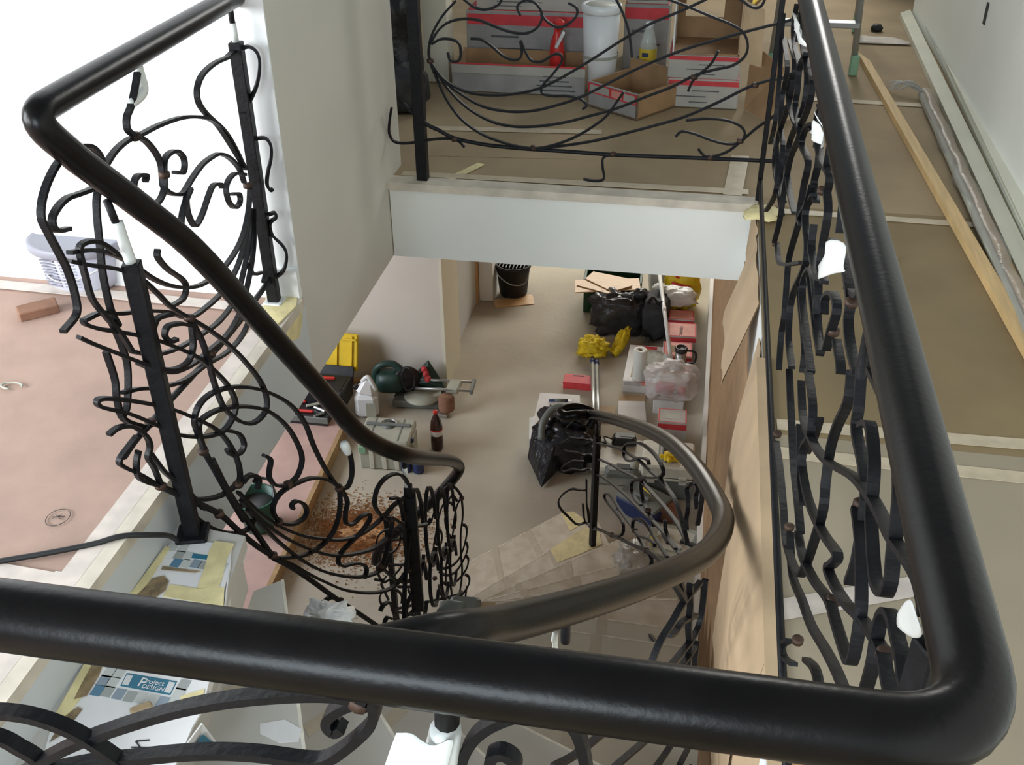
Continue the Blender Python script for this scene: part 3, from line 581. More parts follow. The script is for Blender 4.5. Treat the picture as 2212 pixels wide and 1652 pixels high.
        ('b', [(3.071, 0.714), (3.015, 0.644), (2.907, 0.589), (2.84, 0.517), (2.821, 0.429), (2.92, 0.335)]),
        ('b', [(2.647, 0.839), (2.662, 0.774), (2.534, 0.757), (2.299, 0.767), (2.265, 0.714)]),
        ('b', [(2.378, 0.878), (2.186, 0.849), (1.968, 0.841), (1.93, 0.791), (1.982, 0.737)]),
        ('b', [(1.643, 0.872), (1.489, 0.917), (1.35, 0.954)]),
        ('b', [(1.589, 0.964), (1.522, 0.933), (1.418, 0.924), (1.404, 0.878), (1.407, 0.826)]),
        ('b', [(1.849, 0.76), (1.632, 0.806), (1.571, 0.781), (1.589, 0.727), (1.504, 0.724)]),
        ('b', [(2.063, 0.688), (2.177, 0.601), (2.152, 0.551), (1.997, 0.546), (1.788, 0.577)]),
        ('b', [(2.653, 0.445), (2.435, 0.443), (2.386, 0.381), (2.566, 0.263), (2.679, 0.2)]),
        ('b', [(1.697, 0.6), (1.485, 0.655), (1.527, 0.575), (1.533, 0.509), (1.417, 0.503), (1.311, 0.497), (1.29, 0.459)]),
        ('b', [(1.412, 0.716), (1.381, 0.674), (1.219, 0.69), (1.181, 0.648)]),
        ('b', [(0.931, 0.83), (0.828, 0.87), (0.826, 0.904), (0.872, 0.912)]),
    ],
    'outer': [
        ('b', [(0.346, -1.705), (0.279, -1.675), (0.24, -1.712), (0.221, -1.755), (0.248, -1.779), (0.315, -1.779), (0.383, -1.811), (0.526, -1.737), (0.838, -1.528), (1.206, -1.278), (1.465, -1.118), (1.7, -0.983), (1.884, -0.888), (2.036, -0.807), (2.168, -0.75), (2.26, -0.716), (2.341, -0.705), (2.427, -0.701), (2.493, -0.697)]),
        ('b', [(0.34, -1.801), (0.275, -1.787), (0.222, -1.824), (0.2, -1.869), (0.23, -1.889), (0.297, -1.881), (0.38, -1.917), (0.547, -1.832), (0.936, -1.575), (1.271, -1.36), (1.545, -1.179), (1.75, -1.06), (1.954, -0.959), (2.109, -0.882), (2.239, -0.821), (2.35, -0.777), (2.448, -0.746)]),
        ('b', [(0.347, -1.953), (0.285, -1.936), (0.232, -1.979), (0.202, -2.023), (0.226, -2.029), (0.286, -1.995), (0.361, -2.017), (0.466, -1.987), (0.82, -1.759), (1.175, -1.535), (1.479, -1.351), (1.744, -1.201), (1.949, -1.082), (2.144, -0.976), (2.292, -0.899), (2.368, -0.868)]),
        ('b', [(0.368, -2.164), (0.29, -2.127), (0.229, -2.175), (0.195, -2.242), (0.21, -2.298), (0.26, -2.342), (0.334, -2.392), (0.466, -2.379), (0.75, -2.155), (1.084, -1.898)]),
        ('b', [(1.083, -1.895), (1.31, -1.705), (1.389, -1.605), (1.346, -1.587), (1.182, -1.676), (1.002, -1.782), (0.812, -1.885), (0.806, -1.864), (0.948, -1.753), (1.132, -1.653), (1.334, -1.549), (1.511, -1.453), (1.64, -1.388), (1.761, -1.34), (1.873, -1.29)]),
        ('b', [(1.603, -1.408), (1.605, -1.368), (1.69, -1.28), (1.796, -1.206), (1.901, -1.152), (1.986, -1.119), (2.108, -1.064), (2.224, -1.009)]),
        ('b', [(1.64, -1.388), (1.755, -1.32), (1.896, -1.209), (1.996, -1.146), (2.018, -1.143)]),
        ('b', [(1.819, -0.899), (1.775, -0.91), (1.631, -1.012), (1.521, -1.106), (1.394, -1.202), (1.287, -1.245), (1.317, -1.178), (1.473, -1.049), (1.655, -0.923), (1.82, -0.832), (1.958, -0.773), (2.04, -0.757), (2.031, -0.791), (1.928, -0.882), (1.759, -1.012), (1.637, -1.114), (1.527, -1.217), (1.527, -1.261), (1.62, -1.236), (1.735, -1.173)]),
        ('b', [(1.7, -1.064), (1.689, -1.109), (1.723, -1.135), (1.774, -1.135), (1.841, -1.115), (1.908, -1.099), (1.954, -1.095)]),
        ('b', [(2.441, -0.505), (2.385, -0.567), (2.406, -0.588), (2.428, -0.613), (2.421, -0.667), (2.445, -0.695)]),
        ('b', [(2.502, -0.456), (2.577, -0.393), (2.613, -0.416), (2.608, -0.486), (2.595, -0.542)]),
        ('b', [(2.57, -0.5), (2.536, -0.479), (2.554, -0.433), (2.506, -0.463)]),
        ('b', [(2.141, -0.908), (2.163, -0.938), (2.236, -0.923), (2.328, -0.878)]),
        ('b', [(0.369, -2.086), (0.375, -2.209), (0.384, -2.292), (0.423, -2.375)]),
        ('b', [(0.35, -2.257), (0.36, -2.348), (0.374, -2.404)]),
        ('b', [(1.895, -1.282), (1.962, -1.259), (1.953, -1.309)]),
        ('t', [(0.465, -2.375), (0.75, -2.155), (1.084, -1.898), (1.314, -1.718), (1.638, -1.474), (1.874, -1.292), (2.032, -1.183), (2.147, -1.107), (2.31, -0.996)]),
        ('c', [(1.083, -1.897)]),
        ('c', [(1.64, -1.388)]),
        ('c', [(1.874, -1.291)]),
        ('c', [(1.7, -1.062)]),
        ('c', [(1.85, -1.104)]),
        ('b', [(3.319, -0.108), (3.434, -0.065), (3.508, -0.065), (3.563, -0.065), (3.599, -0.086), (3.615, -0.11)]),
        ('b', [(3.282, -0.132), (3.275, -0.222), (3.292, -0.27), (3.355, -0.258), (3.43, -0.23), (3.527, -0.194)]),
        ('b', [(3.319, -0.211), (3.427, -0.134), (3.475, -0.122), (3.516, -0.096)]),
        ('b', [(3.307, -0.326), (3.391, -0.293), (3.454, -0.265)]),
        ('b', [(3.407, -0.041), (3.383, -0.125), (3.38, -0.188), (3.355, -0.275), (3.345, -0.373)]),
        ('b', [(3.267, -0.351), (3.259, -0.414), (3.24, -0.49)]),
        ('b', [(3.544, 0.13), (3.484, 0.031), (3.445, -0.047)]),
        ('b', [(3.583, 0.134), (3.506, 0.034), (3.443, -0.057)]),
        ('b', [(3.758, -0.123), (3.825, -0.093), (3.913, -0.05), (3.987, -0)]),
        ('b', [(3.544, -0.37), (3.597, -0.343), (3.68, -0.297), (3.755, -0.259)]),
        ('b', [(3.397, -0.563), (3.445, -0.552), (3.519, -0.527)]),
        ('b', [(3.207, -0.781), (3.326, -0.734), (3.358, -0.751)]),
    ],
    'near': [
        ('b', [(0.588, 0.803), (0.625, 0.823), (0.652, 0.83), (0.683, 0.831), (0.712, 0.823), (0.734, 0.808), (0.756, 0.786), (0.779, 0.759), (0.807, 0.686)]),
        ('b', [(0.635, 0.731), (0.667, 0.76), (0.715, 0.798), (0.766, 0.831), (0.82, 0.862), (0.871, 0.885), (0.92, 0.901), (0.957, 0.909), (0.981, 0.908)]),
        ('b', [(0.672, 0.752), (0.72, 0.775), (0.766, 0.792), (0.83, 0.814), (0.881, 0.824), (0.929, 0.826), (0.948, 0.833), (0.969, 0.856), (0.988, 0.883), (0.993, 0.902), (0.989, 0.913), (0.981, 0.908)]),
        ('b', [(0.981, 0.906), (0.968, 0.898), (0.954, 0.884), (0.951, 0.873), (0.956, 0.866), (0.963, 0.872)]),
        ('b', [(0.579, 0.777), (0.614, 0.789), (0.639, 0.787), (0.653, 0.778), (0.67, 0.761), (0.676, 0.718), (0.656, 0.612)]),
        ('c', [(0.981, 0.906)]),
        ('b', [(1.049, 0.788), (1.059, 0.847), (1.067, 0.873), (1.079, 0.892), (1.097, 0.908), (1.114, 0.917), (1.132, 0.917), (1.144, 0.911), (1.151, 0.896), (1.156, 0.869), (1.158, 0.843), (1.15, 0.812)]),
        ('b', [(1.083, 0.854), (1.084, 0.868), (1.093, 0.874), (1.102, 0.867), (1.103, 0.853), (1.096, 0.835), (1.077, 0.818)]),
    ],
}
OUTER_RAIL = [(-0.403, 4.562, -1.600), (-0.161, 3.575, -0.950), (-0.020, 3.031, -0.620), (0.073, 2.631, -0.420), (0.133, 2.284, -0.270), (0.143, 2.069, -0.170), (0.101, 1.822, -0.050), (0.012, 1.547, 0.120), (-0.093, 1.288, 0.290), (-0.203, 1.032, 0.470), (-0.264, 0.893, 0.580)]
INNER_RAIL = [(-1.146, 1.704, 0.842), (-1.111, 1.818, 0.705), (-1.075, 1.939, 0.550), (-1.027, 2.098, 0.288), (-0.966, 2.298, -0.051), (-0.933, 2.410, -0.244), (-0.899, 2.522, -0.384), (-0.856, 2.663, -0.520), (-0.925, 3.166, -0.915), (-0.980, 3.611, -1.259), (-1.020, 3.950, -1.541), (-1.030, 4.000, -1.626), (-1.099, 4.020, -1.744), (-1.195, 4.040, -1.878), (-1.307, 4.060, -2.019), (-1.424, 4.080, -2.165), (-1.518, 4.100, -2.295), (-1.547, 4.100, -2.401)]
OUTER_VOLUTE = [(-0.517, 4.591, -1.630), (-0.574, 4.583, -1.640), (-0.605, 4.609, -1.640), (-0.583, 4.653, -1.640), (-0.529, 4.683, -1.645), (-0.460, 4.681, -1.660), (-0.431, 4.654, -1.690), (-0.451, 4.620, -1.730)]
FLAGS = {
    'gallery': [('right', [(2.459, 0.864), (2.048, 0.978), (1.915, 0.973), (2.337, 0.843)]), ('right', [(1.501, 0.909), (1.448, 0.951), (1.369, 0.976), (1.34, 0.961)]), ('right', [(1.638, 0.818), (1.457, 0.903), (1.314, 0.96), (1.279, 0.931), (1.335, 0.897), (1.514, 0.846)]), ('right', [(1.157, 0.752), (1.1, 0.808), (0.985, 0.879), (0.884, 0.929), (0.823, 0.946), (0.805, 0.927), (0.952, 0.841), (1.082, 0.765)]), ('right', [(0.22, 0.864), (0.216, 0.876), (0.19, 0.917), (0.172, 0.917), (0.154, 0.912), (0.175, 0.886), (0.213, 0.859)]), ('near', [(1.014, 0.897), (1.025, 0.897), (1.033, 0.889), (1.042, 0.884), (1.056, 0.891), (1.053, 0.87), (1.048, 0.844), (1.045, 0.817), (1.018, 0.795), (0.992, 0.81), (0.998, 0.841), (1.006, 0.871)])],
    'outer': [('outer', [(3.985, 0.321), (3.96, 0.299), (3.945, 0.25), (3.94, 0.225), (3.966, 0.251), (3.976, 0.283), (3.987, 0.305)])],
}
WRAPS_DATA = [('land', [(0.484, 0.909), (0.481, 0.884), (0.48, 0.861), (0.456, 0.851), (0.409, 0.847)]), ('stair', [(0.749, -0.26), (0.753, -0.277), (0.763, -0.308)])]
# ------------------------------------------------------------------ railings
def plan_at(name, s):
    P = PLANS[name]; acc = 0
    for i in range(len(P)-1):
        a = Vector((*P[i], 0)); b = Vector((*P[i+1], 0)); L = (b-a).length
        if s <= acc+L or i == len(P)-2:
            u = (s-acc)/L
            d = (b-a).normalized()
            if i == 0 or u > 1 or len(P) == 2: nd = d
            else:
                p = (a-Vector((*P[i-1], 0))).normalized(); nx = (Vector((*P[i+2], 0))-b).normalized() if i+2 < len(P) else d
                nd = ((p+d).normalized()*(1-u)+(d+nx).normalized()*u).normalized()
            return a+(b-a)*u, Vector((-nd.y, nd.x, 0))
        acc += L
def panel_curve(name, pts, sub=5, off=0.):
    q = spline([Vector((a, b, 0)) for a, b in pts], sub)
    P = []; N = []
    for v in q:
        p, n = plan_at(name, v.x); P.append(Vector((p.x, p.y, v.y))+n*off); N.append(n)
    return P, N
rnd_s = random.Random(3)
BARW = {'near': (.013, .008), 'right': (.014, .007), 'far': (.011, .008), 'land': (.014, .008), 'stair': (.014, .008), 'end': (.014, .008), 'outer': (.014, .008)}
def build_scrolls(panel, parent):
    w, h = BARW[panel]
    for k, pts in SCROLLS[panel]:
        off = rnd_s.uniform(-.006, .006)
        if k == 'c':
            p, n = plan_at(panel, pts[0][0]); c = Vector((p.x, p.y, pts[0][1]))
            t = Vector((-n.y, n.x, 0)); a = rnd_s.uniform(-.4, .4); ax = (t*math.sin(a)+Vector((0, 0, 1))*math.cos(a))
            q_ = ax.to_track_quat('Z', 'Y').to_euler()
            kc = .68 if panel in ('near', 'right') else .9; obj('collar', MB().lathe([(.010*kc, -.009*kc), (.0145*kc, -.006*kc), (.0145*kc, .006*kc), (.010*kc, .009*kc)], 10, c, q_), 'iron_rust', parent); continue
        if len(pts) < 2: continue
        P, N = panel_curve(panel, pts, 5, 0 if k == 't' else off)
        if k == 't': obj('bottom_bar', MB().tube(P, .008, 8), 'iron', parent)
        else: obj('scroll_bar', MB().bar(P, N, w, h), 'iron', parent)
def sqpost(parent, x, y, z0, z1, wd, rot=0, nm='post', m='iron'):
    return obj(nm, MB().box((x, y, (z0+z1)/2), (wd, wd, z1-z0), (0, 0, rot), bev=.002), m, parent)
def peg(parent, pts, r=.008, m='iron', nm='peg'): return obj(nm, MB().tube(spline(pts, 4), r, 8), m, parent)
def paper_flag(panel, pts, parent, off):
    q = [Vector((a, b, 0)) for a, b in pts]; c = sum(q, Vector())/len(q)
    ring = spline(q+[q[0]], 3)[:-1]
    vs = []; fs = []; K = 4; n = len(ring)
    vs0 = []
    for k in range(K+1):
        for i, r in enumerate(ring):
            v = c.lerp(r, k/K); p, nn = plan_at(panel, v.x)
            d = off+.006*math.sin((v.x-c.x)*26)+.004*math.sin((v.y-c.y)*38)
            vs0.append((Vector((p.x, p.y, v.y)), nn, d))
    front = [p+nn*d for p, nn, d in vs0]; backv = [p+nn*(d+.0008) for p, nn, d in vs0]
    m = len(front)
    for k in range(K):
        for i in range(n):
            j = (i+1) % n; fs.append([k*n+i, k*n+j, (k+1)*n+j, (k+1)*n+i]); fs.append([m+k*n+i, m+(k+1)*n+i, m+(k+1)*n+j, m+k*n+j])
    for i in range(n): j = (i+1) % n; fs.append([K*n+i, K*n+j, m+K*n+j, m+K*n+i])
    return obj('paper_flag', MB().add(front+backv, fs, True), 'paper_white', parent, 'loose flap of white masking paper')
RR = .0285
def elbow(a, b, c, r, n=6):
    a, b, c = Vector(a), Vector(b), Vector(c); d1 = (a-b).normalized(); d2 = (c-b).normalized(); p = b+d1*r; q = b+d2*r
    return [p.lerp(b, i/n).lerp(b.lerp(q, i/n), i/n) for i in range(n+1)]
# --- railing around the near, right and far side of the stairwell
ga = thing('gallery_railing', 'black wrought iron railing with thick dark handrail around near, right and far stairwell edges', 'railing', (0, 0, 0))
HZ = .95
c1 = (XR, YN, HZ); c2 = (XR, 3.74, HZ)
pts = [Vector((-1.75, YN, HZ-.006))]+elbow((-1, YN, HZ), c1, (XR, 2, HZ), .075, 8)+elbow((XR, 2, HZ), c2, (-1, 3.74, HZ), .08, 8)+[Vector((-1.18, 3.74, HZ))]
dense = []
for i in range(len(pts)-1):
    L = (pts[i+1]-pts[i]).length; k = max(1, int(L/.12))
    dense += [pts[i].lerp(pts[i+1], j/k) for j in range(k)]
dense.append(pts[-1])
obj('handrail', MB().tube(dense, RR, 24), 'rail_wood', ga, 'thick round dark brown handrail')
for pn in ('near', 'right', 'far'): build_scrolls(pn, ga)
obj('bottom_bar', MB().tube([(XR, .55, .085), (XR, 3.74, .085)], .008, 8), 'iron', ga)
obj('bottom_bar', MB().tube([(-1.15, YN, .085), (XR, YN, .085)], .008, 8), 'iron', ga)
sqpost(ga, XR, .672, 0, .885, .028, .5); sqpost(ga, XR, 3.74, 0, .90, .018)
sqpost(ga, -1.05, 3.745, .0, .9, .042); sqpost(ga, -1.1, YN, 0, .88, .03)
peg(ga, [(XR, .672, .88), (XR, .672, .95)]); peg(ga, [(-1.05, 3.745, .88), (-1.05, 3.745, .95)])
for y in (1.2, 2.1, 2.9): peg(ga, [(XR, y, .80), (XR, y+.01, .87), (XR, y, .95)], .007)
obj('peg', MB().tube([(-0.151, YN, 0.895), (-0.148, YN, .94)], .010, 10), 'iron', ga)
obj('paper_wrap', MB().tube([(-0.152, YN, 0.888), (-0.157, YN, 0.855), (-0.162, YN, 0.826), (-0.165, YN, 0.801)], [.0125, .0145, .0155, .016], 10), 'paper_white', ga, 'white paper wrapped on the rail peg')
# lower scrolls of the near panel, under the picture
for pts_ in ([(.2, .12), (.3, .3), (.5, .42), (.7, .5), (.85, .62), (.95, .8)], [(.35, .1), (.5, .2), (.72, .24), (.95, .34), (1.1, .52), (1.2, .75)], [(.7, .1), (.82, .2), (1.0, .22), (1.15, .14), (1.2, .1)]):
    P, N = panel_curve('near', pts_); obj('scroll_bar', MB().bar(P, N, .013, .008), 'iron', ga)
for (pn, f), o_ in zip(FLAGS['gallery'], (.02, .02, .02, .02, .02, .02)):
    paper_flag(pn, [(a, min(b, .915)) for a, b in f], ga, o_ if pn == 'right' else -.02)
# --- inner railing from the landing down the inside of the stairs
inn = thing('inner_stair_railing', 'black wrought iron scroll railing from the landing down the inner side of the stairs', 'railing', (-1.16, 1.7, 0))
ROOT = Vector((-1.16, 1.7, 0))
ir = [Vector(p) for p in INNER_RAIL]
cl = (-1.165, 1.615, .955)
top = [Vector((-1.257, 2.733, .908)).lerp(Vector((-1.170, 1.66, .953)), i/9) for i in range(9)]
dense = top+elbow((-1.210, 2.15, .931), cl, ir[0], .07, 8)+spline(ir, 5)
MBs = MB().tube(dense, RR*.98, 20)
def rel(o): o.location = -ROOT if o.parent else o.location; return o
inner_parts_from = set(bpy.data.objects)
obj('handrail', MBs, 'rail_wood', inn, 'thick round dark brown handrail')
for pn in ('land', 'stair', 'end'): build_scrolls(pn, inn)
sqpost(inn, -1.253, 2.686, .003, .80, .034, .1); obj('post_foot', MB().box((-1.253, 2.686, .008), (.06, .06, .01), None, bev=.003), 'paper_white', inn); peg(inn, [(-1.253, 2.686, .8), (-1.253, 2.684, .85)], .010, 'paper_white', 'paper_wrap'); peg(inn, [(-1.253, 2.684, .85), (-1.254, 2.686, .90)])
sqpost(inn, -1.125, 1.765, -.133, .60, .036, .3); obj('post_foot', MB().box((-1.125, 1.765, -.128), (.075, .075, .012), (0, 0, .3), bev=.004), 'iron', inn)
peg(inn, [(-1.125, 1.765, .6), (-1.13, 1.765, .64), (-1.135, 1.765, .69)], .012, 'paper_white', 'paper_wrap'); peg(inn, [(-1.135, 1.765, .67), (-1.14, 1.755, .74)])
sqpost(inn, -.86, 2.66, -1.215, -.69, .042, .2); sqpost(inn, -.862, 2.66, -.69, -.645, .028, .2)
peg(inn, [(-.865, 2.655, -.645), (-.866, 2.653, -.565)], .009, 'paper_white', 'paper_wrap'); peg(inn, [(-.866, 2.653, -.565), (-.867, 2.65, -.51)])
P_, N_ = panel_curve('land', [(.93, .87)]*1+[(.93, .86)])
# wraps on the hooked pegs
def wrap_on(panel, pts_, r): 
    P, N = panel_curve(panel, pts_); k = len(P); return obj('paper_wrap', MB().tube(P, [r*(.75+.3*math.sin(math.pi*i/(k-1))) for i in range(k)], 9), 'paper_white', inn, 'white paper wrapped on the rail peg')
WRAPS = WRAPS_DATA
for pn, q in WRAPS: wrap_on(pn, q, .014)
# loops of the lower flight between the newel and the turn
LO = [(-.86, 2.65), (-1.02, 3.93)]; PLANS['flight'] = LO; BARW['flight'] = (.014, .008)
for a, z0 in ((.12, -.95), (.42, -1.18), (.72, -1.42), (1.0, -1.62)):
    for dz, rx, rz in ((0, .13, .2), (-.28, .12, .14)):
        q = [(a+rx*math.cos(t), z0+dz+rz*math.sin(t)-.5*rx*math.cos(t)) for t in [i*.55 for i in range(11)]]
        P, N = panel_curve('flight', q, 3); obj('scroll_bar', MB().bar(P, N, .014, .008), 'iron', inn)
P, N = panel_curve('flight', [(0, -1.36), (.4, -1.66), (.8, -1.98), (1.25, -2.33)]); obj('bottom_bar', MB().tube(P, .008, 8), 'iron', inn)
obj('bottom_bar', MB().tube([(-1.03, 3.94, -2.40), (-1.45, 4.06, -2.70)], .008, 8), 'iron', inn)
sqpost(inn, -1.45, 4.07, LOW, -2.02, .03)
for o in bpy.data.objects:
    if o not in inner_parts_from and o.parent == inn: o.location = -ROOT
# --- outer railing along the curved side
out = thing('outer_stair_railing', 'black wrought iron railing with curved dark handrail on the outer side of the stairs', 'railing', (-.396, 4.52, -2.475))
ROOT = Vector((-.396, 4.52, -2.475)); before = set(bpy.data.objects)
orl = [Vector(p) for p in OUTER_RAIL]
path = [Vector(p) for p in OUTER_VOLUTE][::-1]+orl+[Vector((-.42, .79, .615)), Vector((-.60, .67, .755)), Vector((-.80, .575, .87)), Vector((-.95, .53, .925))]
obj('handrail', MB().tube(spline(path, 6), RR*.98, 20), 'rail_wood', out, 'thick curved dark brown handrail')
build_scrolls('outer', out)
sqpost(out, -.396, 4.523, -2.473, -1.70, .032, .6); peg(out, [(-.396, 4.523, -1.7), (-.40, 4.51, -1.62)], .009)
P, N = panel_curve('outer', [(1.7, -1.86), (2.1, -1.55), (2.5, -1.36), (2.9, -1.14), (3.3, -.93), (3.7, -.72), (4.2, -.5), (4.6, -.3)]); obj('bottom_bar', MB().tube(P, .008, 8), 'iron', out)
for pn, f in FLAGS['outer']: paper_flag(pn, f, out, -.02)
fs_ = sum(a for a, b in FLAGS['outer'][0][1])/len(FLAGS['outer'][0][1]); fz_ = max(b for a, b in FLAGS['outer'][0][1])
P, N = panel_curve('outer', [(fs_, fz_-.03), (fs_, fz_), (fs_+.002, fz_+.03)]); obj('peg', MB().tube(P, .008, 8), 'iron', out)
for o in bpy.data.objects:
    if o not in before and o.parent == out: o.location = -ROOT
# ------------------------------------------------------------------ small helpers for the clutter
from mathutils import noise as mnoise
def V3(t): return Vector(t)
def blob(mb, c, r, seed=0, amp=.12, freq=4., ex=.75, nu=28, nv=18, flat=True, crease=0.):
    """lumpy rounded bag shape resting on its base"""
    vs = []; fs = []; c = Vector(c); off = Vector((seed*7.3, seed*3.1, seed*1.7))
    def sp(v): return math.copysign(abs(v)**ex, v)
    for j in range(nv+1):
        ph = -math.pi/2+math.pi*j/nv
        for i in range(nu):
            th = 2*math.pi*i/nu
            d = Vector((sp(math.cos(ph))*sp(math.cos(th)), sp(math.cos(ph))*sp(math.sin(th)), sp(math.sin(ph))))
            n = mnoise.noise(d*freq*.5+off)*amp*1.4+mnoise.noise(d*freq+off)*amp
            if crease: n -= abs(mnoise.noise(d*freq*2.2+off*2))*crease
            p = Vector((d.x*r[0], d.y*r[1], d.z*r[2]))*(1+n)
            if flat and p.z < -r[2]*.9: p.z = -r[2]*.9
            vs.append(c+p)
    for j in range(nv):
        for i in range(nu): k = (i+1) % nu; fs.append([j*nu+i, j*nu+k, (j+1)*nu+k, (j+1)*nu+i])
    return mb.add(vs, fs, True)
def poly_h(pts, z0, z1): return MB().prism([p[:2] for p in pts], z0, z1)
def loc_mb(mb, root):
    r = Vector(root); mb.v = [tuple(Vector(v)-r) for v in mb.v]; return mb
class T:
    """a thing whose parts are given in world coordinates"""
    def __init__(s, name, label, cat, base, group=None):
        s.base = Vector(base); s.o = thing(name, label, cat, base, group=group)
    def part(s, name, mb, m, label=None, parent=None):
        o = obj(name, loc_mb(mb, s.base), m, parent or s.o, label); return o
def one(name, mb, m, label, cat, base, group=None):
    o = obj(name, loc_mb(mb, base), m); o.location = base; return tag(o, label, cat, group)
def rbox(x, y, z0, sx, sy, sz, rz=0., bev=.004, taper=1.0):
    return MB().box((x, y, z0+sz/2), (sx, sy, sz), (0, 0, rz), bev=bev, taper=taper)
def on_box(x, y, rz, u, v): c, s_ = math.cos(rz), math.sin(rz); return x+c*u-s_*v, y+s_*u+c*v
def text_mesh(s, size, bold=0.0):
    cu = bpy.data.curves.new('lettering', 'FONT'); cu.body = s; cu.size = size; cu.extrude = .0004; cu.offset = bold; cu.resolution_u = 3
    o = bpy.data.objects.new('lettering', cu); COL.objects.link(o)
    bpy.context.view_layer.update()
    me = bpy.data.meshes.new_from_object(o.evaluated_get(bpy.context.evaluated_depsgraph_get()))
    bpy.data.objects.remove(o, do_unlink=True); bpy.data.curves.remove(cu); me.materials.clear(); return me
def tile_carton(label, x, y, z0, sx, sy, sz, rz, top='pink_card', side='grey_card', band='red_card', group='tile boxes', name='tile_box', seed=1, win=None):
    """printed ceramic tile carton: body, coloured top panel, bands and text lines"""
    t = T(name, label, 'box', (x, y, z0), group)
    b = t.part('carton', rbox(x, y, z0, sx, sy, sz, rz, .003), side)
    t.part('top_panel', rbox(x, y, z0+sz-.0005, sx*.96, sy*.96, .0015, rz, 0), top)
    for v in (-1, 1):
        a = on_box(x, y, rz, 0, v*sy*.46); t.part('red_border', rbox(a[0], a[1], z0+sz, sx*.97, sy*.035, .0022, rz, 0), band)
        a = on_box(x, y, rz, v*sx*.46, 0); t.part('red_border', rbox(a[0], a[1], z0+sz, sx*.05, sy*.97, .0020, rz, 0), band)
    fa = on_box(x, y, rz, 0, -sy/2-.0005)
    t.part('red_band', rbox(fa[0], fa[1], z0+sz*.78, sx*.98, .0016, sz*.17, rz, 0), band)
    rn = random.Random(seed)
    for k in range(3):
        u = rn.uniform(-.25, .25)*sx; a = on_box(x, y, rz, u, -sy/2-.0008)
        t.part('print_line', rbox(a[0], a[1], z0+sz*(.18+.2*k), sx*rn.uniform(.2, .45), .0016, sz*.035, rz, 0), 'dark_print')
    if win:
        t.part('print_panel', rbox(x, y, z0+sz+.0008, sx*.5, sy*.45, .0014, rz, 0), win)
    return t
# ================================================================== lower hall, far side
p = (-1.510, 8.102, -2.835)
p = (p[0], p[1]+.03, p[2])
t = T('builders_bucket', 'black rubber builders bucket with bent wire handle by the lower doorway', 'bucket', p)
t.part('bucket_body', MB().lathe([(.105, .002), (.112, .02), (.135, .27), (.145, .275), (.145, .30), (.13, .30), (.125, .27), (.10, .02)], 24, p, cap=False, sx=1.1), 'black_rubber')
t.part('bucket_floor', MB().lathe([(.112, 0), (.112, .018)], 24, p), 'black_rubber')
for k in range(8):
    t.part('grid_bar', MB().box((p[0]-.11+.031*k, p[1], p[2]+.296), (.008, .22-abs(k-3.5)*.02, .008)), 'case_dark')
t.part('wire_handle', MB().tube(spline([(p[0]-.155, p[1]-.02, p[2]+.27), (p[0]-.10, p[1]-.15, p[2]+.24), (p[0]+.02, p[1]-.20, p[2]+.19), (p[0]+.12, p[1]-.12, p[2]+.17), (p[0]+.15, p[1]-.02, p[2]+.26)], 5), .005, 6), 'steel')
def plank(label, pts, z0, th, m='laminate', name='laminate_plank', cat='plank', group=None):
    c = sum((Vector((q[0], q[1], z0)) for q in pts), Vector())/len(pts)
    return one(name, poly_h(pts, z0, z0+th), m, label, cat, c, group)
plank('short oak laminate plank lying on the concrete floor by the black bucket', [(-1.666, 7.965, -2.835), (-1.339, 8.132, -2.835), (-1.292, 7.959, -2.835), (-1.613, 7.835, -2.835)], LOW, .008)
# black-yellow cutter standing at the grey wall
p = (-1.981, 8.025, -2.835)
t = T('caulking_tool', 'black and yellow hand tool with red tip leaning at the pale wall', 'tool', p)
q = Vector(p)
t.part('handle', MB().tube([q+Vector((0, 0, .01)), q+Vector((-.005, .02, .12))], [.02, .016], 8), 'black_plastic')
t.part('grip', MB().tube([q+Vector((-.005, .02, .11)), q+Vector((.005, .04, .22))], [.017, .014], 8), 'yellow_plastic')
t.part('tip', MB().tube([q+Vector((.005, .04, .21)), q+Vector((.01, .05, .29))], [.013, .008], 8), 'red_plastic')
t.part('foot', MB().box(q+Vector((.03, -.03, .02)), (.09, .06, .04), (0, 0, .2), bev=.008), 'case_dark')
# green crate and what lies on it
c = (-0.601, 7.949, -2.835); cx, cy = c[0]-.02, c[1]+.12
t = T('green_crate', 'dark green plastic crate under oak laminate boards', 'crate', (cx, cy, LOW))
t.part('base', rbox(cx, cy, LOW, .48, .34, .02, .03), 'green_crate')
for sx, sy, w, d in ((0, -.165, .48, .012), (0, .165, .48, .012), (-.236, 0, .012, .33), (.236, 0, .012, .33)):
    a = on_box(cx, cy, .03, sx, sy); t.part('side_panel', rbox(a[0], a[1], LOW+.0, w, d, .31, .03), 'green_crate')
    t.part('rim', rbox(a[0], a[1], LOW+.285, w+.012, d+.012, .025, .03), 'green_crate')
for k in range(9): a = on_box(cx, cy, .03, -.2+.05*k, -.173); t.part('rib', rbox(a[0], a[1], LOW+.03, .01, .006, .24, .03), 'green_crate')
zt = LOW+.312
for i, (lab, pts) in enumerate((('bottom oak laminate board on the green crate', [(-0.930, 7.858, -2.515), (-0.401, 7.978, -2.515), (-0.369, 7.777, -2.515), (-0.899, 7.641, -2.515)]),
  ('middle oak laminate board turned askew on the green crate', [(-0.902, 7.754, -2.495), (-0.829, 7.882, -2.495), (-0.528, 7.702, -2.495), (-0.578, 7.626, -2.495)]),
  ('topmost oak laminate board on the green crate', [(-0.843, 7.865, -2.475), (-0.793, 8.010, -2.475), (-0.483, 7.923, -2.475), (-0.443, 7.803, -2.475), (-0.595, 7.670, -2.475)]))):
    plank(lab, pts, zt+.009*i, .008, group='laminate boards on the green crate')
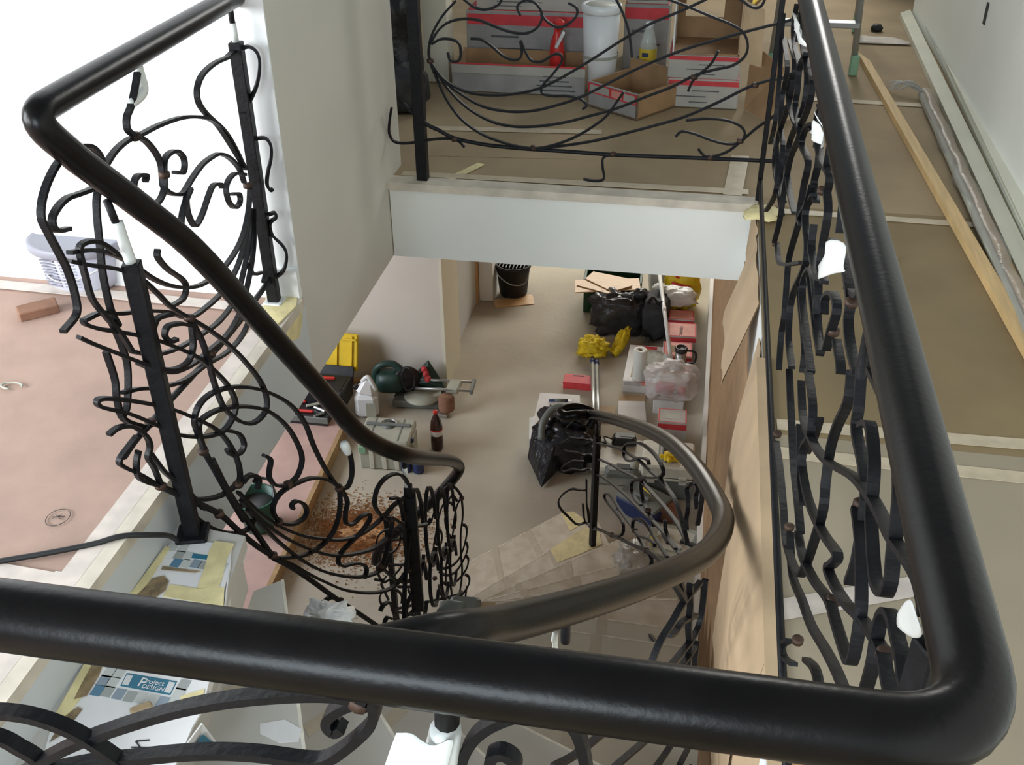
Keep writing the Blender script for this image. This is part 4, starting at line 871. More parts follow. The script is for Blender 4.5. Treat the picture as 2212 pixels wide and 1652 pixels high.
# garbage bag
p = (-0.524, 7.559, -2.835)
t = T('garbage_bag', 'crumpled dark grey garbage bag leaning on the green crate', 'bag', p)
t.part('bag_body', blob(MB(), (p[0]+.0, p[1]+.06, LOW+.17), (.235, .13, .185), 3, .16, 5, .55, 40, 26, True, .22), 'garbage_bag')
t.part('bag_neck', blob(MB(), (p[0]+.16, p[1]+.08, LOW+.35), (.06, .05, .05), 5, .2, 5, .8, 16, 10, False, .3), 'garbage_bag')
p = (-0.249, 7.467, -2.835)
t = T('tool_bag', 'dark fabric tool bag between the garbage bag and the tile boxes', 'bag', (p[0]+.02, p[1]+.15, LOW))
t.part('bag_body', blob(MB(), (p[0]+.02, p[1]+.15, LOW+.17), (.11, .16, .18), 8, .12, 4, .5), 'dark_fabric')
t.part('strap', MB().tube(spline([(p[0]-.05, p[1]+.06, LOW+.29), (p[0]-.01, p[1]+.02, LOW+.41), (p[0]+.06, p[1]+.06, LOW+.30)], 5), .01, 6), 'black_rubber')
one('metal_profile', MB().box((p[0]-.03, p[1]-.06, LOW+.02), (.03, .36, .03), (0, 0, -.12), bev=.002), 'alu', 'short aluminium profile lying before the dark tool bag', 'profile', (p[0]-.03, p[1]-.06, LOW))
# white bucket, bags by the right wall
p = (-0.311, 8.184, -2.835)
t = T('white_bucket', 'white plaster bucket behind the white pole', 'bucket', (p[0]+.10, p[1]+.14, LOW)); q = (p[0]+.10, p[1]+.14, LOW)
t.part('bucket_body', MB().lathe([(.11, 0), (.14, .29)], 22, q), 'white_plastic'); t.part('rim', MB().lathe([(.147, .285), (.15, .3), (.147, .315)], 22, q), 'white_plastic'); t.part('lid', MB().lathe([(.14, .31), (.13, .318)], 22, q), 'case_light')
p = (-0.042, 8.123, -2.635); q = (p[0], p[1]+.03, LOW)
t = T('yellow_shopping_bag', 'full yellow plastic shopping bag with red print against the right wall', 'bag', q)
t.part('bag_body', blob(MB(), (q[0], q[1], LOW+.2), (.155, .15, .22), 11, .12, 4, .75, 30, 20, True, .12), 'bag_yellow')
t.part('red_print', MB().box((q[0]-.03, q[1]-.115, LOW+.345), (.06, .012, .06), (-.75, .3, .5), bev=.004), 'red_plastic')
t.part('red_print', MB().box((q[0]+.0, q[1]-.152, LOW+.265), (.17, .012, .03), (-.5, .2, 0), bev=.004), 'red_card')
p = (-0.067, 7.773, -2.595); q = (p[0]-.02, p[1]+.0, LOW+.20)
t = T('white_plastic_bag', 'knotted white plastic bag on top of the tile boxes', 'bag', q)
t.part('bag_body', blob(MB(), (q[0]+.02, q[1]+.02, LOW+.275), (.165, .10, .075), 13, .16, 5, .7, 30, 18, True, .2), 'bag_white')
t.part('knot', blob(MB(), (q[0]-.13, q[1]+.02, LOW+.33), (.06, .05, .05), 15, .2, 5, .8, 16, 10, False, .3), 'bag_white')
# row of tile boxes along the right wall
RB = [((-0.019, 7.614, -2.635), .21, .16, .20, 'tile box with pink top under the white bag'), ((-0.001, 7.336, -2.615), .225, .22, .22, 'tile box with pink printed top, second in the row by the wall'),
      ((-0.023, 7.062, -2.635), .225, .22, .20, 'tile box behind the steel travel mug'), ((-0.032, 6.795, -2.665), .23, .24, .17, 'tile box carrying the travel mug')]
for i, (c, sx, sy, h, lab) in enumerate(RB):
    tt = tile_carton(lab, c[0], c[1], LOW, sx, sy, h, .03, seed=i+3, group='tile boxes along the lower wall', win='kraft_far' if i > 1 else None)
    if i == 1:
        me = text_mesh('CERAMIC', .035); o = obj('lettering', me, 'dark_print', tt.o); o.location = (-.02, .05, h+.0025); o.rotation_euler = (0, 0, -math.pi/2)
# steel mug
p = (0.004, 6.834, -2.665)
t = T('travel_mug', 'steel travel mug with black lid and handle on a tile box', 'mug', p)
t.part('mug_body', MB().lathe([(.036, .0), (.036, .012), (.040, .014), (.043, .15)], 20, p), 'steel'); t.part('mug_foot', MB().lathe([(.038, -.0), (.038, .016)], 20, p), 'black_plastic')
t.part('lid', MB().lathe([(.045, .148), (.048, .155), (.048, .178), (.042, .186), (.034, .186), (.034, .178)], 20, p), 'black_plastic')
t.part('handle', MB().tube(spline([(p[0]+.044, p[1], p[2]+.16), (p[0]+.10, p[1], p[2]+.155), (p[0]+.115, p[1], p[2]+.11), (p[0]+.10, p[1], p[2]+.06), (p[0]+.044, p[1], p[2]+.05)], 4), .009, 8), 'black_plastic')
# long white pole
a = Vector((-0.235, 7.942, -2.415)); b = Vector((-0.049, 6.757, -2.635))
t = T('white_pole', 'long white paint-speckled pole lying over the boxes', 'pole', b)
t.part('pole_shaft', MB().tube([a, a.lerp(b, .5), b], .016, 12), 'white_plastic'); m_ = a.lerp(b, .42)
t.part('pole_joint', MB().tube([m_-(a-b).normalized()*.03, m_+(a-b).normalized()*.03], .0175, 12), 'carton_white')
# flat carton, paper roll
pA, pB, pC, pD = (-0.401, 7.241, -2.735), (-0.129, 7.243, -2.735), (-0.152, 6.719, -2.735), (-0.410, 6.701, -2.735)
ctr = tuple((pA[i]+pB[i]+pC[i]+pD[i])/4 for i in range(2))
t = T('tile_box', 'flat tile box with red corners under the paper roll', 'box', (*ctr, LOW), 'tile boxes along the lower wall')
t.part('carton', poly_h([pA, pB, pC, pD], LOW, LOW+.10), 'carton_white')
def ins(P, u, v): a = Vector(P[0]).lerp(Vector(P[1]), u); d = Vector(P[3]).lerp(Vector(P[2]), u); return a.lerp(d, v)
Q4 = [pA, pB, pC, pD]
t.part('kraft_panel', poly_h([ins(Q4, .2, .12), ins(Q4, .95, .12), ins(Q4, .95, .9), ins(Q4, .2, .9)], LOW+.0995, LOW+.1012), 'kraft_far')
t.part('red_label', poly_h([ins(Q4, .2, .02), ins(Q4, .8, .02), ins(Q4, .8, .10), ins(Q4, .2, .10)], LOW+.0995, LOW+.1015), 'red_card')
a, b = Vector(pD), Vector(pC)
for u0, u1, m in ((.03, .48, 'grey_card'), (.55, .97, 'pink_card')):
    q0, q1 = a.lerp(b, u0), a.lerp(b, u1); t.part('front_label', MB().box(((q0.x+q1.x)/2, (q0.y+q1.y)/2-.002, LOW+.075), (q1.x-q0.x, .004, .03)), m)
t.part('red_band', MB().box(((a.x+b.x)/2, (a.y+b.y)/2-.0015, LOW+.095), (b.x-a.x, .003, .006)), 'red_card')
p = (-0.293, 6.752, -2.733)
t = T('paper_towel_roll', 'white paper towel roll standing on the flat tile box', 'paper roll', p)
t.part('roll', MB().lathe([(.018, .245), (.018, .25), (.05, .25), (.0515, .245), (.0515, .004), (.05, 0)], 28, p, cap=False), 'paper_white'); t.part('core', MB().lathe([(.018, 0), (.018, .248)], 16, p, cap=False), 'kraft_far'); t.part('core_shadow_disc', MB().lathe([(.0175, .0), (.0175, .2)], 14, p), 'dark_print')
t.part('loose_sheet', MB().sheet(10, 6, lambda u, v: (p[0]+.045+.16*u, p[1]+.03+.05*math.sin(u*3)-.03*u, p[2]+.03+.19*v+.02*u*math.sin(v*6)), .0015), 'paper_white')
# clear bag on its white box
p = (-0.067, 6.588, -2.835)
tile_carton('tile box with grey picture label near the light tool case', *(-0.014, 6.055), LOW, .20, .17, .26, .03, top='grey_card', seed=21, win='case_grey', group='tile boxes along the lower wall')
q = (-0.055, 6.423, -2.635); 
one('white_carton', rbox(q[0], q[1]+.12, LOW, .22, .2, .15, .02), 'carton_white', 'white carton under the clear shopping bag', 'box', (q[0], q[1]+.12, LOW))
t = T('clear_shopping_bag', 'translucent shopping bag with red and white goods on a white carton', 'bag', (q[0], q[1]+.1, LOW+.15))
t.part('red_packet', MB().box((q[0]-.03, q[1]+.05, LOW+.215), (.13, .06, .09), (.5, .2, .3), bev=.008), 'red_card')
t.part('red_packet', MB().box((q[0]+.09, q[1]+.02, LOW+.21), (.05, .05, .08), (.4, 0, .1), bev=.006), 'red_card')
t.part('white_packet', MB().box((q[0]+.02, q[1]+.12, LOW+.225), (.22, .1, .10), (.2, 0, .1), bev=.008), 'carton_white')
t.part('bag_film', blob(MB(), (q[0]+.01, q[1]+.08, LOW+.26), (.20, .14, .14), 23, .14, 5, .7, 36, 22, True, .22), 'bag_clear')
# yellow cloths, tubes, red box
p = (-0.691, 7.172, -2.835)
one('yellow_cloth', blob(MB(), (p[0], p[1]+.03, LOW+.07), (.125, .10, .085), 31, .24, 5, .8, 44, 28, True, .28), 'yellow_cloth', 'crumpled yellow cloth at the end of the steel tubes', 'cloth', (p[0], p[1]+.03, LOW))
p = (-0.512, 7.238, -2.835)
one('yellow_glove', MB().add(*(lambda m: (m.v, m.f, True))(blob(MB(), (0, 0, 0), (.045, .14, .05), 33, .25, 6, .8, 26, 18, True, .3))), 'yellow_cloth', 'rolled yellow work glove leaning at the garbage bag', 'glove', (0, 0, 0))
o = bpy.data.objects['yellow_glove']; o.location = (p[0]+.03, p[1]+.05, LOW+.09); o.rotation_euler = (.55, 0, -.42)
a, b = (-0.682, 7.076, -2.785), (-0.523, 5.658, -2.615)
for k, dx in enumerate((0, .035)):
    lab = ('left steel suction tube with blue collar lying by the red box', 'right steel suction tube lying by the red box')[k]
    A = Vector((a[0]+dx, a[1]-.02*k, a[2])); B_ = Vector((b[0]+dx+.01, b[1], b[2]))
    t = T('suction_tube', lab, 'tube', B_, 'suction tubes')
    t.part('tube_body', MB().tube([A, B_], .0165, 12), 'steel'); d = (A-B_).normalized()
    t.part('collar', MB().tube([A-d*.02, A-d*.11], .019, 12), 'blue_plastic')
p = (-0.753, 6.666, -2.835)
t = T('red_box', 'small red cardboard box lying on the floor left of the tubes', 'box', (p[0], p[1]+.06, LOW))
t.part('carton', rbox(p[0], p[1]+.06, LOW, .215, .12, .05, 0, .003), 'red_card'); t.part('lid', rbox(p[0], p[1]+.062, LOW+.049, .219, .124, .012, 0, .002), 'pink_card' if False else 'red_card'); t.part('tab', rbox(p[0], p[1]+.105, LOW+.061, .09, .012, .002), 'dark_print')
# white carton with knife
P4 = [(-0.994, 6.387, -2.705), (-0.701, 6.405, -2.705), (-0.611, 5.836, -2.705), (-0.978, 5.798, -2.705)]
ctr = sum((Vector(q) for q in P4), Vector())/4
t = T('flat_white_carton', 'flat white carton with a utility knife on it beside the black bag', 'box', (ctr.x, ctr.y, LOW))
t.part('carton', poly_h(P4, LOW, LOW+.13), 'carton_white')
t.part('torn_flap', MB().prism([P4[3][:2], Vector(P4[3]).lerp(Vector(P4[0]), .5)[:2], (Vector(P4[3]).lerp(Vector(P4[0]), .45)+Vector((-.035, 0, 0)))[:2]], LOW+.118, LOW+.121), 'paper_white')
k0, k1 = Vector((-0.911, 6.286, -2.695)), Vector((-0.775, 6.305, -2.695))
t = T('utility_knife', 'dark blue utility knife lying on the flat white carton', 'knife', k0); d = (k1-k0)
t.part('knife_body', MB().tube([k0, k0+d*.5, k1], [.010, .012, .010], 10), 'blue_plastic'); t.part('grip', MB().tube([k0+d*.3, k0+d*.85], .0125, 10), 'case_dark'); t.part('blade', MB().box(k1+d.normalized()*.012, (.03, .012, .002), (0, 0, math.atan2(d.y, d.x))), 'steel')
# black bag with hose
p = (-0.743, 5.733, -2.835)
t = T('black_bag', 'glossy black rubbish bag slumped behind the stair foot with a hose in it', 'bag', (p[0], p[1]+.05, LOW))
t.part('bag_body', blob(MB(), (p[0]+.02, p[1]+.05, LOW+.17), (.23, .18, .19), 41, .18, 4, .7, 36, 24, True, .18), 'black_bag')
t.part('bag_top', blob(MB(), (p[0]+.05, p[1]+.06, LOW+.33), (.14, .10, .08), 43, .25, 5, .8, 26, 16, False, .25), 'black_bag')
t.part('bag_corner', MB().add([(p[0]-.20, p[1]-.02, LOW+.26), (p[0]-.02, p[1]-.08, LOW+.27), (p[0]-.09, p[1]-.30, LOW+.01), (p[0]-.22, p[1]-.08, LOW+.08), (p[0]+.02, p[1]-.1, LOW+.05), (p[0]-.08, p[1]+.02, LOW+.02)], [[0, 2, 1], [0, 3, 2], [1, 2, 4], [0, 1, 5], [3, 0, 5], [4, 5, 1], [2, 3, 5, 4]]), 'black_bag')
t.part('hose', MB().tube(spline([(p[0]-.12, p[1]-.12, LOW+.27), (p[0]-.12, p[1]-.05, LOW+.36), (p[0]-.06, p[1]+.03, LOW+.43), (p[0]+.04, p[1]+.05, LOW+.43), (p[0]+.10, p[1]+.02, LOW+.36)], 6), .024, 12), 'case_dark')
# cardboard bits and white box under the rail
one('torn_cardboard', poly_h([(-0.573, 6.443, -2.815), (-0.445, 6.470, -2.815), (-0.420, 6.291, -2.815), (-0.554, 6.275, -2.815)], LOW+.012, LOW+.018), 'kraft_card', 'torn brown cardboard piece behind the curved handrail', 'cardboard', (-0.497, 6.382, -2.820))
one('white_fibreboard', poly_h([(-0.422, 6.524, -2.815), (-0.231, 6.550, -2.815), (-0.199, 6.304, -2.815), (-0.403, 6.282, -2.815)], LOW, LOW+.03), 'carton_white', 'white flat panel lying before the clear bag', 'panel', (-0.314, 6.435, -2.835))
one('cardboard_strip', poly_h([(-0.426, 6.638, -2.815), (-0.229, 6.658, -2.815), (-0.233, 6.568, -2.815), (-0.424, 6.543, -2.815)], LOW, LOW+.015), 'kraft_card', 'brown cardboard strip in front of the flat tile box', 'cardboard', (-0.330, 6.633, -2.835))
# tool cases at the stair foot
def tool_case(label, x, y, sx, sy, sz, rz, m, md, name='tool_case', ribs=0):
    t = T(name, label, 'tool case', (x, y, LOW))
    t.part('case_base', rbox(x, y, LOW, sx, sy, sz*.62, rz, .012), md); t.part('case_lid', rbox(x, y, LOW+sz*.63, sx, sy, sz*.37, rz, .012), m)
    for u in (-.3, .3):
        a = on_box(x, y, rz, u*sx, -sy/2-.004); t.part('latch', rbox(a[0], a[1], LOW+sz*.5, .05, .014, .06, rz, .003), m)
    a = on_box(x, y, rz, 0, -sy/2-.006); t.part('lid_edge', rbox(a[0], a[1], LOW+sz*.60, sx*.96, .01, .016, rz, .002), m)
    for k in range(ribs): a = on_box(x, y, rz, -sx*.18+.022*k, 0.0); t.part('rib', rbox(a[0], a[1], LOW+sz-.001, .009, sy*.7, .008, rz, .002), 'case_dark')
    return t
c = (-0.322, 5.722, -2.715); tool_case('light beige tool case with dark drill parts behind the outer railing', c[0]-.01, c[1], .36, .36, .14, .03, 'case_light', 'case_grey')
c2 = (-0.027, 5.611, -2.615); tool_case('grey tool case with ribbed lid carrying a cordless drill', c2[0]+.01, c2[1], .34, .30, .26, .02, 'case_light', 'case_dark', ribs=5)
z = LOW+.142
p = (-0.325, 5.848, -2.635)
t = T('battery_charger', 'black battery charger with cable on the beige tool case', 'charger', (p[0], p[1], z))
t.part('charger_body', rbox(p[0], p[1], z, .17, .10, .06, .05, .012, .85), 'black_plastic'); t.part('vents', rbox(p[0]+.02, p[1]+.01, z+.058, .10, .05, .004, .05), 'case_dark'); t.part('cable', MB().tube(spline([(p[0]-.08, p[1], z+.02), (p[0]-.14, p[1]+.03, z+.012), (p[0]-.12, p[1]-.04, z+.01), (p[0]-.17, p[1]-.02, z+.01)], 5), .005, 6), 'black_rubber')
p = (-0.309, 5.478, -2.665)
t = T('drill_tray', 'dark grey power drill body lying in the beige tool case', 'drill', (p[0], p[1], z))
t.part('drill_body', MB().box((p[0], p[1], z+.035), (.22, .10, .06), (0, 0, .02), bev=.02), 'case_dark'); t.part('recess', MB().box((p[0]+.02, p[1]+.015, z+.066), (.11, .05, .006), (0, 0, .02)), 'black_rubber'); t.part('chuck', MB().lathe([(.02, 0), (.03, .01), (.03, .05), (.018, .06)], 14, (p[0]+.08, p[1]+.02, z+.06)), 'case_grey')
p = (-0.008, 5.564, -2.555); z2 = LOW+.262
t = T('cordless_drill', 'black cordless drill with yellow front on the grey tool case', 'drill', (p[0], p[1], z2))
t.part('drill_body', MB().box((p[0], p[1]+.06, z2+.04), (.085, .16, .08), None, bev=.015), 'black_plastic'); t.part('switch_plate', MB().box((p[0], p[1]+.10, z2+.081), (.03, .02, .004)), 'case_grey')
t.part('yellow_front', MB().box((p[0], p[1]-.03, z2+.035), (.075, .05, .07), None, bev=.012), 'yellow_plastic'); t.part('clamp', MB().box((p[0], p[1]-.035, z2+.025), (.135, .022, .03), (0, .15, 0), bev=.006), 'yellow_plastic'); t.part('chuck', MB().lathe([(.022, 0), (.014, .03)], 12, (p[0], p[1]-.055, z2+.035), (1.57, 0, 0)), 'yellow_plastic')
# blue toolbox on the floor
c = (-0.147, 5.297, -2.715)
t = T('blue_toolbox', 'dark blue toolbox with grey lid and yellow clip at the stair foot', 'toolbox', (c[0], c[1], LOW))
t.part('box_base', rbox(c[0], c[1], LOW, .30, .20, .12, -.55, .01), 'blue_plastic'); t.part('lid', rbox(c[0], c[1], LOW+.12, .31, .21, .025, -.55, .008), 'case_dark')
t.part('yellow_clip', rbox(c[0]+.03, c[1]+.03, LOW+.145, .13, .018, .008, -.75), 'yellow_plastic'); t.part('handle', rbox(c[0]-.02, c[1]-.02, LOW+.145, .14, .03, .02, -.55, .008), 'case_dark')
p = (-0.008, 5.266, -2.785); one('red_pouch', blob(MB(), (p[0], p[1], LOW+.06), (.09, .07, .07), 51, .2, 4, .7, 22, 14), 'terracotta', 'dark red tool pouch between blue toolbox and grey case', 'pouch', (p[0], p[1], LOW))
p = (0.015, 5.061, -2.785); p = (p[0]+.03, p[1]-.06)
t = T('open_parts_case', 'grey open parts case beside the lower stairs', 'case', (p[0], p[1], LOW))
t.part('tray', rbox(p[0], p[1], LOW, .30, .30, .05, -.2, .008), 'case_grey'); t.part('insert', rbox(p[0]+.02, p[1], LOW+.049, .22, .2, .01, -.2, .004), 'case_light')
for k in range(4): a = on_box(p[0], p[1], -.2, -.1+.07*k, -.05+.04*(k % 2)); t.part('tool_piece', rbox(a[0], a[1], LOW+.058, .03, .10, .02, .4*k, .004), ('yellow_plastic', 'black_plastic', 'steel', 'black_plastic')[k])
# ================================================================== lower hall, left side
c = (-2.542, 6.578, -2.775); 
t = T('open_toolbox', 'open black toolbox with yellow lid and trays of red-handled tools', 'toolbox', (c[0]-.12, c[1]-.1, LOW+.09))
bz = LOW+.09; bx_, by_ = -2.60, 6.08
t.part('box_body', rbox(bx_, by_, bz, .46, .24, .16, .0, .01), 'black_plastic'); 
t.part('box_inside', rbox(bx_, by_, bz+.155, .42, .20, .01, 0), 'black_rubber')
t.part('back_panel', MB().box((bx_, by_+.15, bz+.14), (.46, .02, .14), (-.5, 0, 0), bev=.004), 'black_plastic')
yl = t.part('yellow_lid', MB().box((bx_+.02, by_+.27, bz+.27), (.44, .03, .28), (-.35, 0, 0), bev=.008), 'yellow_plastic')
for k in range(4): t.part('lid_rib', MB().box((bx_-.15+.115*k, by_+.255, bz+.27), (.012, .03, .26), (-.35, 0, 0)), 'yellow_plastic', parent=None)
for zz in (.17, .37): t.part('lid_rib', MB().box((bx_+.02, by_+.252-(.27-zz)*.35, bz+zz), (.42, .03, .014), (-.35, 0, 0)), 'yellow_plastic')
t.part('tray', rbox(bx_-.05, by_-.22, bz, .44, .20, .05, 0, .006), 'black_plastic'); t.part('tray_rim', rbox(bx_-.05, by_-.315, bz+.02, .46, .012, .05, 0, .004), 'case_dark'); t.part('tray_edge', rbox(bx_-.05, by_-.10, bz+.10, .40, .01, .012, 0), 'yellow_plastic')
for k, (dx, dy, L, rz, m) in enumerate(((-.10, -.13, .10, .2, 'red_plastic'), (-.02, -.24, .13, .05, 'red_plastic'), (.08, -.2, .11, -.4, 'steel'), (-.15, -.26, .14, -.25, 'steel'), (.10, -.27, .09, .8, 'case_dark'), (-.18, -.2, .1, 0, 'red_plastic'), (.06, .03, .14, .1, 'red_plastic'), (.02, -.15, .12, .5, 'case_grey'))):
    t.part('hand_tool', MB().box((bx_+dx, by_+dy, bz+.062+(.12 if dy > 0 else 0)), (L, .022, .02), (0, 0, rz), bev=.006), m)
# jerrycan
p = (-2.233, 6.023, -2.835)
t = T('jerrycan', 'white plastic jerrycan with black cap beside the toolbox', 'canister', (p[0], p[1]+.06, LOW)); q = (p[0], p[1]+.06)
t.part('can_body', rbox(q[0], q[1], LOW, .17, .13, .20, .2, .03), 'white_plastic'); t.part('shoulder', MB().box((q[0]+.01, q[1]+.005, LOW+.245), (.15, .12, .12), (0, .25, .2), bev=.03, taper=.5), 'white_plastic')
t.part('cap', MB().lathe([(.022, 0), (.022, .03), (.018, .034)], 14, (q[0]-.055, q[1]-.02, LOW+.235), (0, -.5, 0)), 'black_plastic'); t.part('grip', MB().tube(spline([(q[0]-.02, q[1], LOW+.29), (q[0]+.03, q[1], LOW+.33), (q[0]+.08, q[1], LOW+.22)], 5), .016, 8), 'white_plastic'); t.part('label', rbox(q[0]+.05, q[1]-.068, LOW+.03, .07, .003, .12, .2), 'case_grey')
# grey-green crate
P4 = [(-2.129, 5.727, -2.595), (-1.781, 5.749, -2.595), (-1.733, 5.468, -2.595), (-2.074, 5.449, -2.595)]
cc = sum((Vector(q) for q in P4), Vector())/4; rz = math.atan2(P4[1][1]-P4[0][1], P4[1][0]-P4[0][0]); sx = (Vector(P4[1])-Vector(P4[0])).length; sy = (Vector(P4[3])-Vector(P4[0])).length
t = T('stacking_case', 'grey-green stacking tool case with handle in front of the mitre saw', 'tool case', (cc.x, cc.y, LOW))
t.part('case_base', rbox(cc.x, cc.y, LOW, sx, sy, .17, rz, .01), 'case_grey'); t.part('case_lid', rbox(cc.x, cc.y, LOW+.175, sx, sy, .065, rz, .01), 'case_light' if False else 'case_grey')
for u in (-.28, .28): a = on_box(cc.x, cc.y, rz, u*sx, 0); t.part('lid_groove', rbox(a[0], a[1], LOW+.2385, .012, sy*.9, .004, rz), 'case_dark')
a = on_box(cc.x, cc.y, rz, 0, sy*.18); t.part('handle_bar', rbox(a[0], a[1], LOW+.24, sx*.9, .03, .014, rz, .005), 'case_dark'); t.part('handle_cup', MB().lathe([(.05, 0), (.05, .004)], 22, (a[0], a[1], LOW+.2395)), 'case_dark')
t.part('handle_arc', MB().tube([(a[0]+.055*math.cos(k*.35), a[1]+.055*math.sin(k*.35), LOW+.25) for k in range(10)], .006, 6), 'alu')
for u in (-.42, .36): a = on_box(cc.x, cc.y, rz, u*sx, -sy/2-.004); t.part('green_latch', rbox(a[0], a[1], LOW+.13, .05, .012, .06, rz, .004), 'ladder_green')
for u in (-.25, 0, .25): a = on_box(cc.x, cc.y, rz, u*sx, -sy/2-.003); t.part('front_rib', rbox(a[0], a[1], LOW+.01, .03, .008, .15, rz, .002), 'case_light')
# mitre saw
p = (-1.902, 6.232, -2.835); s0 = Vector((p[0]-.09, p[1]+.07, LOW))
t = T('mitre_saw', 'dark green sliding mitre saw with steel rails on the concrete floor', 'saw', s0)
t.part('saw_base', MB().box(s0+Vector((.12, .0, .04)), (.42, .20, .06), (0, 0, .08), bev=.01), 'case_dark'); t.part('foot', MB().box(s0+Vector((.30, -.13, .015)), (.10, .10, .03), None, bev=.005), 'steel')
t.part('turntable', MB().lathe([(.13, 0), (.14, .01), (.14, .02)], 26, s0+Vector((.13, -.02, .07))), 'case_grey')
t.part('motor_housing', blob(MB(), s0+Vector((-.12, .0, .17)), (.11, .085, .085), 61, .05, 3, .7, 22, 14, False), 'bosch_green')
t.part('handle', MB().tube(spline([s0+Vector((-.20, -.0, .12)), s0+Vector((-.24, 0, .20)), s0+Vector((-.20, 0, .29)), s0+Vector((-.10, .02, .31)), s0+Vector((-.02, .02, .25))], 5), .026, 10), 'bosch_green'); t.part('trigger', MB().box(s0+Vector((-.19, -.03, .20)), (.02, .02, .08), (0, .3, 0), bev=.005), 'red_plastic')
t.part('blade_guard', MB().lathe([(.098, -.018), (.105, -.01), (.105, .01), (.098, .018)], 28, s0+Vector((.0, .02, .18)), (1.45, 0, .6)), 'black_plastic')
t.part('cable_bundle', MB().tube([s0+Vector((.04+.05*math.cos(k*.5), -.06+.012*math.sin(k*2), .24+.10*math.sin(k*.5))) for k in range(26)], .008, 6), 'black_rubber')
for dy in (.07, -.05): t.part('slide_rail', MB().tube([s0+Vector((.08, dy, .16)), s0+Vector((.50, dy+.03, .16))], .011, 10), 'alu')
t.part('rail_end', MB().box(s0+Vector((.50, .04, .16)), (.025, .17, .035), (0, 0, .06), bev=.004), 'case_dark'); t.part('rail_bracket', MB().box(s0+Vector((.36, .03, .15)), (.09, .14, .05), None, bev=.008), 'case_grey')
t.part('motor_end', MB().lathe([(.055, 0), (.06, .01), (.06, .10), (.045, .12)], 18, s0+Vector((.33, -.10, .03))), 'terracotta')
for k in range(3): t.part('red_knob', MB().lathe([(.018, 0), (.024, .01), (.018, .04)], 12, s0+Vector((.12+.02*k, .10-.045*k, .22-.01*k)), (.4, .3*k, 0)), 'red_card')
# green dust bag at the wall corner
p = (-1.922, 6.591, -2.835); q = Vector((p[0]+.07, 6.45, LOW+.10))
one('dust_bag', MB().add([q+Vector(v) for v in ((-.17, -.06, .0), (.15, -.07, -.02), (.0, .0, .19), (.02, -.10, .05), (-.05, .03, -.02), (.1, .03, -.02), (-.1, -.1, .03))], [[0, 6, 2], [6, 3, 2], [3, 1, 2], [1, 5, 2], [5, 4, 2], [4, 0, 2], [0, 4, 5, 1, 3, 6]]), 'bosch_green', 'dark green pointed dust bag of the saw at the wall corner', 'dust bag', q)
one('floor_board', MB().box((-2.42, 6.47, LOW+.02), (.36, .05, .05), (0, 0, -.02), bev=.003), 'wood_raw', 'short timber offcut lying at the foot of the back wall', 'offcut', (-2.42, 6.47, LOW))
# cola bottle
p = (-1.626, 5.720, -2.835)
t = T('cola_bottle', 'plastic cola bottle with red cap on the concrete floor', 'bottle', (p[0], p[1]+.04, LOW)); q = (p[0], p[1]+.04, LOW)
t.part('bottle_body', MB().lathe([(.036, 0), (.043, .012), (.044, .08), (.041, .12), (.044, .16), (.044, .19), (.036, .235), (.02, .275), (.0135, .29), (.0135, .305)], 22, q), 'cola')
t.part('label', MB().lathe([(.0425, .125), (.0448, .15), (.0448, .168)], 22, q, cap=False), 'carton_white'); t.part('label_stripe', MB().lathe([(.0452, .166), (.0452, .176)], 22, q, cap=False), 'red_plastic'); t.part('cap', MB().lathe([(.016, .298), (.016, .318), (.012, .322)], 16, q), 'red_plastic')
p = (-1.799, 5.636, -2.835)
t = T('water_bottle', 'small clear bottle with blue cap at the corner of the grey-green case', 'bottle', (p[0]+.045, p[1]-.07, LOW)); q = (p[0]+.045, p[1]-.07, LOW)
t.part('bottle_body', MB().lathe([(.03, 0), (.032, .01), (.032, .13), (.014, .17), (.014, .185)], 18, q), 'case_grey'); t.part('cap', MB().lathe([(.019, .182), (.019, .205), (.015, .21)], 16, q), 'blue_plastic')
p = (-1.739, 5.449, -2.835)
for k, dx in enumerate((-.035, .05)):
    t = T('blue_canister', ('left', 'right')[k]+' of two dark blue canisters under the inner handrail bend', 'canister', (p[0]+dx, p[1]+.03, LOW), 'blue canisters')
    t.part('can_body', MB().lathe([(.036, 0), (.038, .005), (.038, .10), (.034, .105)], 18, (p[0]+dx, p[1]+.03, LOW)), 'blue_plastic'); t.part('lid', MB().lathe([(.030, .104), (.030, .116)], 18, (p[0]+dx, p[1]+.03, LOW)), 'black_plastic')
# green bucket on the platform
p = (-2.496, 4.661, -2.745)
t = T('green_bucket', 'dark green plastic bucket standing behind the inner stair railing', 'bucket', p)
t.part('bucket_body', MB().lathe([(.09, 0), (.125, .22), (.132, .222), (.132, .235), (.12, .235), (.088, .02)], 26, p, cap=False), 'green_plastic'); t.part('bucket_floor', MB().lathe([(.09, 0), (.09, .015)], 26, p), 'green_plastic')
t.part('handle', MB().tube(spline([(p[0]-.13, p[1], p[2]+.22), (p[0]-.06, p[1]+.1, p[2]+.28), (p[0]+.06, p[1]+.11, p[2]+.28), (p[0]+.13, p[1], p[2]+.22)], 6), .009, 8), 'black_plastic'); t.part('content', MB().lathe([(.11, .17), (.11, .175)], 26, p), 'dark_print')
